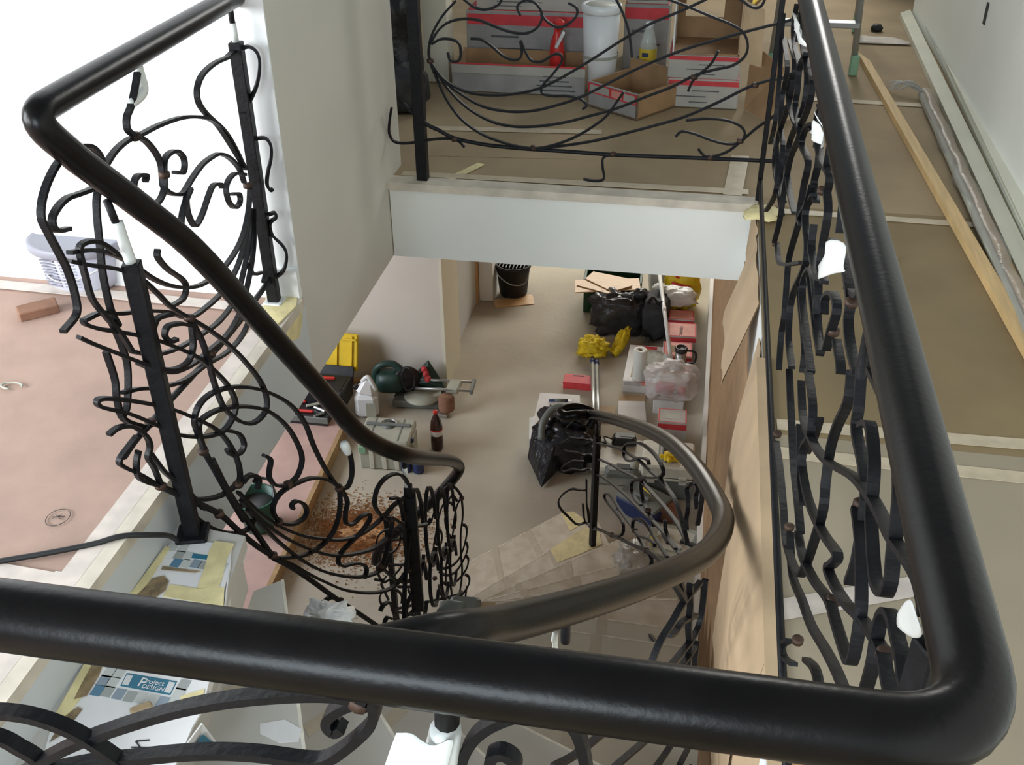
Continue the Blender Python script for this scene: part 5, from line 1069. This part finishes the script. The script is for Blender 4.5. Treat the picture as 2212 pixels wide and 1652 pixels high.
# sawdust
rs = random.Random(5); mb = MB(); sd = Vector((-1.919, 4.798, -2.835))
blob(mb, (sd.x+.06, sd.y+.02, LOW+.002), (.16, .10, .009), 71, .6, 6, 1., 40, 12)
for k in range(14000):
    a = rs.uniform(0, 6.283); r = abs(rs.gauss(0, .17)); s_ = rs.uniform(.004, .013); x, y = sd.x+r*1.3*math.cos(a), sd.y+r*math.sin(a)
    mb.add([(x, y, LOW+.001), (x+s_, y+s_*.3, LOW+.002), (x+s_*.3, y+s_, LOW+.004), (x+s_*.4, y+s_*.4, LOW+s_)], [[0, 2, 1], [0, 1, 3], [1, 2, 3], [2, 0, 3]])
o = one('sawdust', mb, 'sawdust', 'orange-brown sawdust spread on the lower floor by the platform', 'sawdust', (sd.x, sd.y, LOW)); o['kind'] = 'stuff'
# ================================================================== cartons taped over the top step
def ptop(parentT, name, pts, z, th, m, label=None, parent=None): return parentT.part(name, MB().prism([q[:2] for q in pts], z-th, z), m, label, parent)
ZA = -.135
t1 = T('step_carton', 'white printed carton taped over the top step around the railing post', 'carton', (-1.102, 1.644, -0.135), 'cartons covering the top step')
c1 = ptop(t1, 'carton_sheet', [(-1.162, 1.733, -0.130), (-1.020, 1.749, -0.130), (-0.988, 1.668, -0.130), (-0.973, 1.596, -0.130), (-0.944, 1.525, -0.130), (-1.166, 1.524, -0.130), (-1.168, 1.592, -0.130), (-1.168, 1.705, -0.130)], ZA+.005, .005, 'carton_white')
def wallquad(T_, name, a0, a1, b1, b0, m, th=.003, parent=None):
    a0, a1, b1, b0 = map(Vector, (a0, a1, b1, b0)); n = (a1-a0).cross(b0-a0).normalized()*th
    vs = [a0, a1, b1, b0, a0+n, a1+n, b1+n, b0+n]
    return T_.part(name, MB().add(vs, [[0, 3, 2, 1], [4, 5, 6, 7], [0, 1, 5, 4], [1, 2, 6, 5], [2, 3, 7, 6], [3, 0, 4, 7]]), m, None, parent)
wallquad(t1, 'front_flap', (-1.021, 1.750, -0.131), (-0.981, 1.635, -0.131), (-1.025, 1.734, -0.270), (-1.046, 1.862, -0.250), 'carton_white')
wallquad(t1, 'front_flap', (-0.981, 1.635, -0.131), (-0.945, 1.526, -0.131), (-1.016, 1.674, -0.290), (-1.031, 1.743, -0.280), 'carton_white')
wallquad(t1, 'logo_patch', (-1.018, 1.759, -0.155), (-1.015, 1.722, -0.155), (-1.015, 1.739, -0.210), (-1.015, 1.767, -0.210), 'blue_print', -.004)
t2 = T('step_carton', 'white carton with blue Project Design logo and printed tile squares on the top step', 'carton', (-1.018, 1.262, -0.135), 'cartons covering the top step')
c2 = ptop(t2, 'carton_sheet', [(-1.167, 1.361, -0.130), (-0.899, 1.364, -0.130), (-0.885, 1.300, -0.130), (-0.877, 1.263, -0.130), (-0.879, 1.226, -0.130), (-0.875, 1.184, -0.130), (-0.872, 1.133, -0.130), (-1.123, 1.089, -0.130), (-1.157, 1.188, -0.130), (-1.167, 1.278, -0.130)], ZA+.006, .006, 'carton_white')
wallquad(t2, 'front_flap', (-0.899, 1.364, -0.130), (-0.900, 1.332, -0.130), (-0.902, 1.339, -0.170), (-0.900, 1.374, -0.150), 'carton_white')
wallquad(t2, 'front_flap', (-0.866, 1.239, -0.130), (-0.875, 1.184, -0.130), (-0.905, 1.252, -0.260), (-0.870, 1.284, -0.260), 'carton_white')
wallquad(t2, 'logo_patch', (-0.866, 1.238, -0.165), (-0.866, 1.199, -0.165), (-0.882, 1.244, -0.240), (-0.868, 1.272, -0.240), 'blue_print', -.004)
ZP = ZA+.0068
L4 = [(-1.072, 1.331, -0.128), (-0.959, 1.328, -0.128), (-0.957, 1.292, -0.128), (-1.069, 1.297, -0.128)]
lg = ptop(t2, 'logo_plate', L4, ZP, .001, 'blue_print')
def lerp2(P, u, v): return Vector(P[0]).lerp(Vector(P[1]), u).lerp(Vector(P[3]).lerp(Vector(P[2]), u), v)
for u in (.03, .055, .08, .105, .13, .87, .895, .92, .945, .97):
    a, b = lerp2(L4, u, .12), lerp2(L4, u, .88); d = (lerp2(L4, 1, 0)-lerp2(L4, 0, 0)).normalized()*.0012
    ptop(t2, 'logo_stripe', [a-d, a+d, b+d, b-d], ZP+.0004, .0008, 'carton_white')
ang = math.atan2(L4[1][1]-L4[0][1], L4[1][0]-L4[0][0]); lh = (Vector(L4[3])-Vector(L4[0])).length; lw = (Vector(L4[1])-Vector(L4[0])).length
for s_, u, v, sz in (('P', .30, .80, lh*.95), ('roject', .43, .50, lh*.50), ('DESIGN', .40, .88, lh*.42)):
    o = obj('lettering', text_mesh(s_, sz, .0), 'carton_white', t2.o); o.location = lerp2(L4, u, v)-t2.base; o.location.z = ZP+.0006-t2.base.z; o.rotation_euler = (0, 0, ang)
def tile(T_, c, m, k=1.0):
    a, b = Vector((31*k, 6*k)), Vector((11*k, -25*k)); C = Vector(c); return [C-a-b, C+a-b, C+a+b, C-a+b]
TILES = {'tile_blue': [(-1.109, 1.278), (-1.120, 1.662)], 'tile_mid': [(-1.110, 1.304), (-1.061, 1.277), (-0.964, 1.273), (-1.073, 1.667)],
 'tile_grey': [(-1.036, 1.275), (-0.942, 1.322), (-1.087, 1.279), (-1.125, 1.689), (-1.052, 1.666)],
 'tile_pale': [(-1.109, 1.327), (-1.088, 1.328), (-1.089, 1.303), (-1.013, 1.276), (-0.988, 1.275), (-0.942, 1.272), (-0.942, 1.299), (-1.097, 1.664), (-1.152, 1.712), (-1.126, 1.713), (-1.103, 1.689), (-1.008, 1.668)]}
ea = Vector((math.cos(ang), math.sin(ang)))*.0112; eb = Vector((-math.sin(ang), math.cos(ang)))*.0135
for m, L in TILES.items():
    for c in L:
        C = Vector(c); tt = t1 if C.y > 1.5 else t2; zz = ZP if tt is t2 else ZA+.0057
        ptop(tt, 'printed_tile', [C-ea-eb, C+ea-eb, C+ea+eb, C-ea+eb], zz, .0009, m)
ptop(t1, 'logo_plate', [(-1.095, 1.699, -0.129), (-1.057, 1.699, -0.129), (-1.053, 1.684, -0.129), (-1.092, 1.684, -0.129)], ZA+.006, .001, 'blue_print')
for pts, tt in (([(-1.171, 1.712, -0.129), (-1.157, 1.708, -0.129), (-1.152, 1.528, -0.129), (-1.178, 1.531, -0.129)], t1), ([(-1.062, 1.749, -0.129), (-1.011, 1.748, -0.129), (-1.008, 1.699, -0.129), (-0.992, 1.631, -0.129), (-0.987, 1.602, -0.129), (-1.035, 1.589, -0.129), (-1.047, 1.657, -0.129), (-1.061, 1.717, -0.129)], t1), ([(-1.102, 1.592, -0.129), (-1.035, 1.590, -0.129), (-0.975, 1.604, -0.129), (-0.950, 1.542, -0.129), (-0.992, 1.549, -0.129), (-1.101, 1.553, -0.129)], t1), ([(-1.174, 1.356, -0.128), (-1.128, 1.359, -0.128), (-1.135, 1.200, -0.128), (-1.160, 1.192, -0.128)], t2), ([(-0.934, 1.293, -0.128), (-0.895, 1.319, -0.128), (-0.877, 1.265, -0.128), (-0.923, 1.253, -0.128)], t2)):
    ptop(tt, 'masking_tape', pts, ZP+.0008 if tt is t2 else ZA+.0066, .0012, 'tape_yellow')
for pts, tt in (([(-1.151, 1.603, -0.128), (-1.128, 1.616, -0.128), (-1.108, 1.600, -0.128), (-1.103, 1.571, -0.128), (-1.113, 1.548, -0.128), (-1.146, 1.535, -0.128), (-1.161, 1.542, -0.128), (-1.152, 1.583, -0.128)], t1), ([(-1.156, 1.350, -0.127), (-1.133, 1.348, -0.127), (-1.125, 1.311, -0.127), (-1.123, 1.260, -0.127), (-1.144, 1.248, -0.127), (-1.149, 1.282, -0.127)], t2), ([(-1.140, 1.204, -0.127), (-1.127, 1.232, -0.127), (-1.114, 1.227, -0.127), (-1.119, 1.167, -0.127), (-1.136, 1.143, -0.127)], t2), ([(-1.146, 1.645, -0.128), (-1.049, 1.644, -0.128), (-1.060, 1.637, -0.128), (-1.144, 1.634, -0.128)], t1), ([(-1.133, 1.356, -0.127), (-1.089, 1.351, -0.127), (-1.100, 1.345, -0.127), (-1.132, 1.348, -0.127)], t2)):
    ptop(tt, 'dirt_stain', pts, ZP+.0016 if tt is t2 else ZA+.0074, .0008, 'dirt')
for a, b in (((-0.972, 1.175, -0.127), (-0.947, 1.182, -0.127)), ((-0.972, 1.175, -0.127), (-0.951, 1.158, -0.127)), ((-0.974, 1.160, -0.127), (-0.939, 1.165, -0.127)), ((-0.955, 1.155, -0.127), (-0.940, 1.151, -0.127)), ((-1.037, 1.139, -0.127), (-1.032, 1.119, -0.127)), ((-1.025, 1.134, -0.127), (-1.006, 1.127, -0.127))):
    ptop(t2, 'marker_stroke', [Vector((*q, 0)) for q in quad(a, b, .003)], ZP+.0006, .0008, 'ink')
p = (-0.994, 1.244, -0.127)
one('wood_chip', MB().box((p[0], p[1], ZA+.014), (.042, .018, .014), (.1, .1, .75), bev=.003), 'kraft_far', 'small wood chip lying on the printed carton', 'wood chip', (p[0], p[1], ZA+.006))
# wall notch and cable on the landing
cp = [(-1.437, 1.444, 0.010), (-1.406, 1.464, 0.010), (-1.321, 1.504, 0.010), (-1.236, 1.549, 0.010), (-1.185, 1.582, 0.012), (-1.139, 1.620, -0.010), (-1.131, 1.676, -0.060), (-1.144, 1.725, -0.120)]
one('power_cable', MB().tube(spline(cp, 6), .0065, 8), 'black_rubber', 'dark grey cable running over the landing edge to the railing post', 'cable', cp[1])
# ================================================================== landing floor bits
p = (-1.903, 2.629, 0.000); q = (p[0]-.012, p[1]+.10, 0)
t = T('plastic_tub', 'translucent white plastic tub with grey lid against the bright wall', 'tub', q)
t.part('tub_body', MB().lathe([(.106, 0), (.118, .012), (.140, .135)], 32, q, sx=1.0, sy=.72), 'tub_clear'); t.part('lid', MB().lathe([(.152, .130), (.156, .134), (.156, .156), (.150, .160), (.14, .156)], 32, q, sx=1., sy=.76), 'tub_lid')
t.part('wire_handle', MB().tube(spline([(q[0]-.13, q[1]-.03, .10), (q[0]-.05, q[1]-.100, .06), (q[0]+.02, q[1]-.102, .055), (q[0]+.12, q[1]-.05, .09)], 6), .002, 6), 'white_plastic')
for k in range(9):
    for s_ in (-1, 1):
        zz = .025+.0115*k; r = .118+.022*(zz-.012)/.123; yy = -r*.72*math.sqrt(max(0, 1-(.05/r)**2))
        t.part('print_line', MB().box((q[0]-.02+s_*.032, q[1]+yy-.004, zz), (.05, .006, .0045), (0, 0, s_*.12)), 'tub_lid')
c = (-1.946, 2.506, 0.000)
one('terracotta_offcut', MB().box((c[0], c[1], .016), (.115, .055, .03), (.08, 0, .72), bev=.003), 'terracotta', 'reddish brown offcut lying on the pink paper below the tub', 'offcut', (c[0], c[1], 0))
c = Vector((-1.367, 1.627, 0.003))
obj('pencil_mark', MB().tube([c+Vector((.026*math.cos(a*.4), .030*math.sin(a*.4), 0)) for a in range(17)], .0009, 4, False), 'ink', f_left)
for a, b in (((-.014, 0), (.014, .006)), ((-.01, .008), (.012, -.006)), ((-.012, -.006), (.004, .010))): obj('pencil_mark', MB().tube([c+Vector((*a, 0)), c+Vector((*b, 0))], .0008, 4), 'ink', f_left)
s4 = [(-1.276, 1.462, 0.004), (-1.241, 1.462, 0.004), (-1.234, 1.410, 0.004), (-1.266, 1.409, 0.004)]
stk = obj('sticker', MB().prism([q[:2] for q in s4], .0031, .0042), 'carton_white', f_left)
for pts in ([(-1.258, 1.422), (-1.245, 1.423), (-1.243, 1.412), (-1.256, 1.412)], [(-1.270, 1.426), (-1.266, 1.426), (-1.264, 1.416), (-1.268, 1.417)]): obj('sticker_print', MB().prism(pts, .0040, .0047), 'dark_print', stk)
c = Vector((-1.789, 2.113, 0.006)); one('plastic_ring', MB().tube([c+Vector((.03*math.cos(a*.4), .016*math.sin(a*.4), 0)) for a in range(13)], .003, 6), 'case_grey', 'small grey loop of cable tie on the pink paper', 'cable tie', c)
rn = random.Random(9)
for k, (x, y) in enumerate(((290, 800), (120, 1050), (10, 905), (200, 990))):
    c = (-1.403, 1.739)
# yellow glue on the pier corner and floor edge
obj('glue_smear', MB().prism([(-1.290, 2.712), (-1.203, 2.751), (-1.176, 2.669), (-1.190, 2.550), (-1.256, 2.568)], .006, .010), 'tape_yellow', es)
obj('glue_smear', MB().add([(XL+.0062, 2.72, -.01), (XL+.0062, 2.55, -.01), (XL+.0062, 2.58, -.07), (XL+.0062, 2.66, -.10), (XL+.0062, 2.70, -.06)], [[0, 1, 2, 3, 4]]), 'tape_yellow', es)
# ================================================================== far floor
def fcarton(label, x0, x1, y0, d, z0, h, side='grey_card_shaded', top='pink_card', band='red_card', seed=2, group='tile boxes on the far floor'):
    return tile_carton(label, (x0+x1)/2, y0+d/2, z0, x1-x0, d, h, 0, top, side, band, group, seed=seed)
# left stack
t = T('open_tile_box', 'long open tile box with white and grey front behind the far railing', 'box', (-.87, 5.02, 0), 'tile boxes on the far floor')
t.part('front_panel', MB().box((-.875, 4.885, .065), (.64, .008, .13)), 'grey_card_shaded'); t.part('front_band', MB().box((-.875, 4.879, .108), (.64, .006, .04)), 'carton_white_shaded'); t.part('red_edge', MB().box((-.875, 4.878, .132), (.64, .006, .006)), 'red_card')
t.part('bottom', MB().box((-.875, 5.02, .006), (.64, .27, .01)), 'kraft_brown'); t.part('side_panel', MB().box((-1.19, 5.02, .065), (.008, .27, .13)), 'kraft_card'); t.part('side_panel', MB().box((-.56, 5.02, .065), (.008, .27, .13)), 'kraft_card'); t.part('back_panel', MB().box((-.875, 5.155, .065), (.64, .008, .13)), 'kraft_brown')
for k in range(4): t.part('print_line', MB().box((-.70, 4.8805, .02+.022*k), (.2-.03*k, .003, .006)), 'dark_print')
fcarton('tile box with grey front behind the open tile box', -1.19, -.58, 5.20, .26, 0, .30, seed=31); fcarton('topmost tile box with white front on the stack behind the far railing', -1.14, -.60, 5.22, .22, .302, .10, 'carton_white_shaded', seed=32)
p = (-.72, 5.10, .012)
t = T('red_spray_bottle', 'red bottle with white nozzle standing in the open tile box', 'bottle', p)
t.part('bottle_body', MB().lathe([(.033, 0), (.036, .01), (.036, .15), (.028, .19), (.016, .22), (.016, .24)], 18, p), 'red_plastic'); t.part('spray_head', MB().box((p[0]+.01, p[1]-.01, p[2]+.265), (.045, .07, .05), (0, 0, .4), bev=.012), 'red_plastic'); t.part('nozzle', MB().box((p[0]+.02, p[1]-.05, p[2]+.20), (.014, .02, .09), (.3, .4, .3), bev=.004), 'white_plastic'); t.part('dip_tube', MB().lathe([(.010, -.0), (.010, .02)], 10, (p[0], p[1], p[2]+.238)), 'case_dark')
p = (-0.502, 4.945, 0.000); q = (p[0], p[1]+.085, 0)
t = T('white_container', 'tall white lidded plaster container between the tile boxes', 'container', q)
t.part('container_body', MB().lathe([(.070, 0), (.072, .01), (.082, .15), (.084, .158), (.080, .165), (.080, .17), (.088, .36)], 28, q), 'white_plastic'); t.part('rim', MB().lathe([(.093, .355), (.096, .362), (.096, .385), (.09, .392), (.078, .392), (.074, .386)], 28, q), 'white_plastic'); t.part('lid_plate', MB().lathe([(.076, .380), (.076, .388)], 28, q), 'case_light'); t.part('ring', MB().lathe([(.0855, .15), (.0875, .157), (.0855, .165)], 28, q, cap=False), 'case_grey')
fcarton('tile box stack with pink edges right of the white container', -.42, -.20, 5.35, .3, 0, .32, 'grey_card_shaded', 'pink_card', seed=35)
for k in range(3): one('loose_tile', MB().box((-.31, 5.48, .331+.016*k), (.20, .26, .014), (0, 0, .04*k), bev=.002), 'carton_white_shaded', ('lowest', 'middle', 'topmost')[k]+' white tile on the box stack right of the white container', 'tile', (-.31, 5.48, .324+.016*k), 'loose white tiles')
# tilted open carton with label
t = T('torn_open_carton', 'open carton with red and white label lying askew on the far floor', 'box', (-0.397, 4.785, 0.000), 'tile boxes on the far floor')
a, b = Vector((-0.527, 4.752, 0.000)), Vector((-0.284, 4.573, 0.000)); d = (b-a).normalized(); n = Vector((-d.y, d.x, 0)); W = (b-a).length
def ob(nm, u0, u1, v0, v1, z0, z1, m): 
    P = [a+d*u0*W+n*v0, a+d*u1*W+n*v0, a+d*u1*W+n*v1, a+d*u0*W+n*v1]; t.part(nm, MB().prism([q[:2] for q in P], z0, z1), m)
ob('front_panel', 0, 1, 0, .008, 0, .115, 'grey_card_shaded'); ob('label', .02, .98, -.003, 0, .065, .11, 'red_card'); ob('label_panel', .06, .45, -.005, -.002, .072, .104, 'carton_white_shaded'); ob('label_panel', .50, .70, -.005, -.002, .072, .104, 'pink_card'); ob('label_panel', .74, .95, -.005, -.002, .072, .104, 'carton_white_shaded')
ob('bottom', 0, 1, 0, .30, 0, .008, 'kraft_brown'); ob('side_panel', 0, .03, 0, .30, 0, .112, 'kraft_brown'); ob('side_panel', .97, 1, 0, .30, 0, .112, 'kraft_brown'); ob('back_panel', 0, 1, .292, .30, 0, .16, 'kraft_brown')
p = (-0.277, 4.997, 0.010); q = (p[0], p[1]+.04, 0.012)
t = T('dish_soap_bottle', 'clear plastic bottle with yellow and green label in the torn carton', 'bottle', q)
t.part('bottle_body', MB().lathe([(.036, 0), (.040, .008), (.040, .19), (.026, .25), (.016, .275)], 18, q), 'glass_clear'); t.part('liquid', MB().lathe([(.034, .004), (.037, .01), (.037, .15)], 18, q), 'green_plastic'); t.part('label', MB().lathe([(.0412, .10), (.0412, .185)], 18, q, cap=False), 'soap_yellow'); t.part('label_mark', MB().box((q[0]-.01, q[1]-.040, q[2]+.16), (.03, .006, .018)), 'blue_plastic'); t.part('cap', MB().lathe([(.018, .27), (.018, .298), (.014, .302)], 14, q), 'white_plastic')
# right stack with the windowed carton
x0, x1, y0 = -.165, .15, 4.79
fcarton('lowest tile box of the right stack with wide red band', x0+.0, x1+.005, y0, .26, 0, .13, 'carton_white_shaded', seed=41)
fcarton('tile box with red label strips on the right stack', x0-.005, x1-.005, y0+.003, .27, .132, .105, 'carton_white_shaded', seed=42)
t = T('windowed_carton', 'empty brown carton with square window on top of the right stack', 'carton', ((x0+x1)/2, y0+.13, .24))
zc = .24
t.part('bottom', bx(x0+.01, x1-.01, y0, y0+.28, zc, zc+.006), 'kraft_brown'); t.part('side_panel', bx(x0+.01, x0+.016, y0, y0+.28, zc, zc+.24), 'white_plastic'); t.part('side_panel', bx(x1-.016, x1-.01, y0, y0+.28, zc, zc+.24), 'kraft_card')
t.part('top_panel', bx(x0+.01, x1-.01, y0, y0+.28, zc+.24, zc+.246), 'kraft_brown'); t.part('red_top', bx(x0+.01, x1-.01, y0, y0+.28, zc+.2462, zc+.248), 'red_card')
for nm, a0, a1, b0, b1 in (('back_panel', x0+.01, x0+.05, zc, zc+.24), ('back_panel', x1-.09, x1-.01, zc, zc+.24), ('back_panel', x0+.05, x1-.09, zc, zc+.10), ('back_panel', x0+.05, x1-.09, zc+.19, zc+.24)): t.part(nm, bx(a0, a1, y0+.272, y0+.28, b0, b1), 'kraft_brown')
wallquad(t, 'open_flap', (x1-.01, y0, zc+.24), (x1-.01, y0, zc-.02), (x1+.09, y0-.02, zc-.04), (x1+.08, y0+.02, zc+.20), 'kraft_card', .004)
t = T('bent_cardboard', 'bent brown cardboard flap standing right of the windowed carton', 'cardboard', (.26, 4.75, 0))
wallquad(t, 'cardboard_sheet', (.19, 4.80, 0), (.30, 4.62, 0), (.34, 4.78, .20), (.20, 4.95, .26), 'kraft_brown', .005); wallquad(t, 'cardboard_fold', (.30, 4.62, 0), (.40, 4.70, 0), (.40, 4.82, .14), (.34, 4.78, .20), 'kraft_card', .005)
# ladder
L0 = Vector((0.314, 5.386, 0.000)); L1 = Vector((0.802, 6.246, 0.000))
t = T('step_ladder', 'aluminium step ladder with green feet standing on the far floor', 'ladder', L0)
for base, lean in ((L0, Vector((.06, .25, 1.5))), (L1, Vector((-.05, -.1, 1.5))), (L0+Vector((.40, .02, 0)), Vector((-.04, .25, 1.5))), (L0+Vector((-.12, .75, 0)), Vector((.12, -.1, 1.5)))):
    leg = t.part('leg', MB().tube([base+Vector((0, 0, .05)), base+lean], .016, 8), 'alu'); t.part('foot', MB().box(base+Vector((.004, .01, .05)), (.04, .05, .10), None, bev=.006), 'ladder_green')
for k in (.16, .40, .64): t.part('rung', MB().box(L0+Vector((.2+.0*k, .25*k, 1.5*k)), (.40, .07, .025), None, bev=.004), 'alu')
# broom handle
a, b = Vector((0.120, 6.275, 0.020)), Vector((0.348, 7.196, 0.020)); one('broom_handle', MB().tube([a, b], .014, 10), 'yellow_plastic', 'yellow broom handle lying behind the windowed carton', 'handle', a)
# black bags behind the far post
p = (-1.443, 4.697, 0.000); one('black_sack', blob(MB(), (p[0]-.06, p[1]+.16, .27), (.16, .18, .3), 81, .14, 4, .6, 28, 20, True, .15), 'black_bag', 'tall black sack standing behind the far post', 'sack', (p[0]-.06, p[1]+.16, 0))
p = (-1.364, 4.571, 0.000); one('grey_sack', blob(MB(), (p[0]+.03, p[1]+.0, .10), (.10, .09, .115), 83, .14, 4, .6, 24, 16, True, .15), 'garbage_bag', 'low dark grey sack in front of the black sack', 'sack', (p[0]+.03, p[1]+.0, 0))
# ================================================================== right corridor
def board(name, label, pts, z0, th, m, cat='board'):
    c = sum((Vector((q[0], q[1], z0)) for q in pts), Vector())/len(pts); return one(name, poly_h(pts, z0, z0+th), m, label, cat, c)
def ext(a, b, k): a, b = Vector(a), Vector(b); return tuple(b+(b-a)*k)
a0, a1, b0, b1 = (0.770, 5.750, 0.025), (0.816, 5.601, 0.025), (0.950, 2.745, 0.025), (0.984, 2.907, 0.025)
board('pine_board', 'long yellow pine board lying on the corridor paper', [a0, ext(a0, b0, .3), ext(a1, b1, .3), a1], -.003, .028, 'pine')
a0, a1, b0, b1 = (1.091, 6.630, 0.025), (1.159, 6.729, 0.025), (1.104, 3.473, 0.025), (1.036, 3.154, 0.025)
board('white_skirting_board', 'cream skirting board lying second from the corridor wall', [a0, ext(a0, b1, .3), ext(a1, b0, .3), a1], -.003, .028, 'white_mdf')
a0, a1, b0, b1 = (1.200, 6.605, 0.050), (1.239, 6.414, 0.050), (1.193, 3.918, 0.050), (1.115, 3.552, 0.050)
t = T('wall_side_board', 'cream moulded board lying closest to the corridor wall', 'board', (1.222, 5.064, 0.000))
t.part('board_body', poly_h([a0, ext(a0, b1, .3), ext(a1, b0, .3), a1], -.003, .05), 'white_mdf'); 
a0_, b0_ = Vector(a0), Vector(ext(a0, b1, .3)); dd = (b0_-a0_).normalized(); nn = Vector((-dd.y, dd.x, 0))
t.part('groove', poly_h([a0_-nn*.012, b0_-nn*.012, b0_-nn*.020, a0_-nn*.020], .049, .0515), 'case_grey')
a, b = Vector((1.026, 5.085, 0.020)), Vector((1.011, 3.054, 0.020)); b2 = b+(b-a)*.3
t = T('film_wrapped_bundle', 'bundle of profiles wrapped in clear film beside the skirting boards', 'bundle', a)
t.part('profile', MB().tube([a, b2], .018, 8), 'wood_raw'); t.part('profile', MB().tube([a+Vector((-.03, 0, -.004)), b2+Vector((-.03, 0, -.004))], .014, 8), 'case_grey'); t.part('film_sleeve', MB().tube([a.lerp(b2, k/20)+Vector((-.012+.006*math.sin(k*2.1), 0, .004*math.sin(k*3))) for k in range(21)], [.032+.003*math.sin(k*1.7) for k in range(21)], 10, False), 'film')
rn = random.Random(4)
for k in range(7):
    e = a+Vector((-.02+rn.uniform(-.02, .02), .0, .01)); t.part('film_shred', MB().tube(spline([e, e+Vector((-.04-rn.uniform(0, .06), .07*rn.random()+.02, .02)), e+Vector((-.10-rn.uniform(0, .06), .16*rn.random(), -.005))], 4), [.006]*8+[.002], 5), 'film')
one('paper_scrap', MB().sheet(8, 5, lambda u, v: ((0.932, 6.088, 0.000)[0]-.13+.27*u, (0.932, 6.088, 0.000)[1]-.08+.20*v*(1-.6*u), .006+.006*math.sin(u*7)*math.sin(v*5)), .002), 'tape_white', 'pale paper scrap lying at the far end of the corridor', 'paper', (0.932, 6.088, 0.000))
c = (0.926, 6.304, 0.000); one('dark_knob', MB().lathe([(.03, 0), (.035, .015), (.02, .035)], 14, c), 'black_rubber', 'small dark knob lying behind the paper scrap', 'knob', c)
sw = MB().box((1.168, 4.95, .42), (.006, .03, .09)); obj('wall_hole', sw, 'ink', bpy.data.objects['wall_right'])
for k, (x, y) in enumerate((( .62, 3.3),)):
    one('crumpled_film', blob(MB(), (x, y, .008), (.05, .03, .012), 90+k, .4, 6, 1., 16, 8), 'film', ('crumpled film scrap beside the far end of the handrail', 'crumpled film scrap under the pine board edge')[k], 'film scrap', (x, y, 0))
# torn hole in the floor paper by the near railing and taped edge bits
obj('white_edge_strip', bx(XR-.022, XR-.008, .85, 1.30, -.30, -.002), 'white_paint', bpy.data.objects['floor_right'])
obj('torn_edge', bx(XR-.006, XR+.10, 1.02, 1.34, -.002, .002), 'kraft_brown', bpy.data.objects['floor_right'])
obj('tape_crumple', blob(MB(), (XR+.02, 1.08, .012), (.05, .07, .014), 95, .4, 6, 1., 18, 8), 'tape_yellow', bpy.data.objects['floor_right'])
obj('tape_crumple', blob(MB(), (XR+.02, 3.60, .012), (.06, .06, .014), 96, .4, 6, 1., 18, 8), 'tape_yellow', f_far)
# ================================================================== bits on the stairs
def onstep(k): return -.135-R_*k
p = (-0.486, 4.524, -2.475); 
obj('masking_tape', MB().prism([(q[0]+.4, q[1]-3.0) for q in ((-0.628, 4.449, -2.470), (-0.459, 4.674, -2.470), (-0.371, 4.642, -2.470), (-0.345, 4.543, -2.470), (-0.447, 4.447, -2.470), (-0.575, 4.348, -2.470))], onstep(13)-LOW, onstep(13)+.002-LOW), 'tape_yellow', st)
obj('masking_tape', MB().prism([(q[0]+.4, q[1]-3.0) for q in ((-0.641, 4.989, -2.650), (-0.562, 5.015, -2.650), (-0.478, 4.934, -2.650), (-0.562, 4.833, -2.650))], onstep(14)-LOW, onstep(14)+.002-LOW), 'tape_yellow', st)
p = (-0.134, 4.025, -2.110); one('plastic_film', blob(MB(), (p[0], p[1], onstep(11)+.045), (.10, .12, .05), 97, .4, 6, 1., 26, 12, True, .3), 'film', 'crumpled clear film lying on the outer stair edge', 'film', (p[0], p[1], onstep(11)))
p = (-0.740, 2.618, -1.215); one('stone_block', blob(MB(), (p[0]+.01, p[1]+.02, onstep(6)+.026), (.05, .04, .03), 98, .15, 3, .6, 18, 10), 'case_dark', 'dark grey stone chunk on the stair tread beside the newel post', 'stone', (p[0]+.01, p[1]+.02, onstep(6)))
p = (-0.736, 2.858, -1.395); one('grey_cloth', MB().box((p[0], p[1], onstep(7)+.02), (.12, .09, .035), (0, 0, .05), bev=.012), 'case_dark', 'folded dark grey cloth on the inner end of a stair tread', 'cloth', (p[0], p[1], onstep(7)))
p = (-0.657, 2.857, -1.395); one('cardboard_piece', MB().box((p[0], p[1], onstep(7)+.006), (.085, .09, .008), (.05, 0, .2), bev=.002), 'kraft_card', 'torn brown cardboard piece beside the grey cloth on the stairs', 'cardboard', (p[0], p[1], onstep(7)))
p = (-0.870, 1.870, -0.490); one('wrapping_paper', blob(MB(), (p[0]+.02, p[1], -.47), (.07, .05, .03), 99, .4, 6, 1., 22, 12), 'bag_white', 'crumpled white paper around the foot of the inner railing', 'paper', (p[0]+.02, p[1], -.495))
p = (-0.783, 1.385, -0.315); obj('paper_residue', MB().prism([(p[0]+.4-.05, p[1]-3+.01), (p[0]+.4+.0, p[1]-3+.03), (p[0]+.4+.045, p[1]-3+.012), (p[0]+.4+.05, p[1]-3-.02), (p[0]+.4+.01, p[1]-3-.03), (p[0]+.4-.04, p[1]-3-.015)], onstep(1)-LOW, onstep(1)+.0012-LOW), 'carton_white', st)
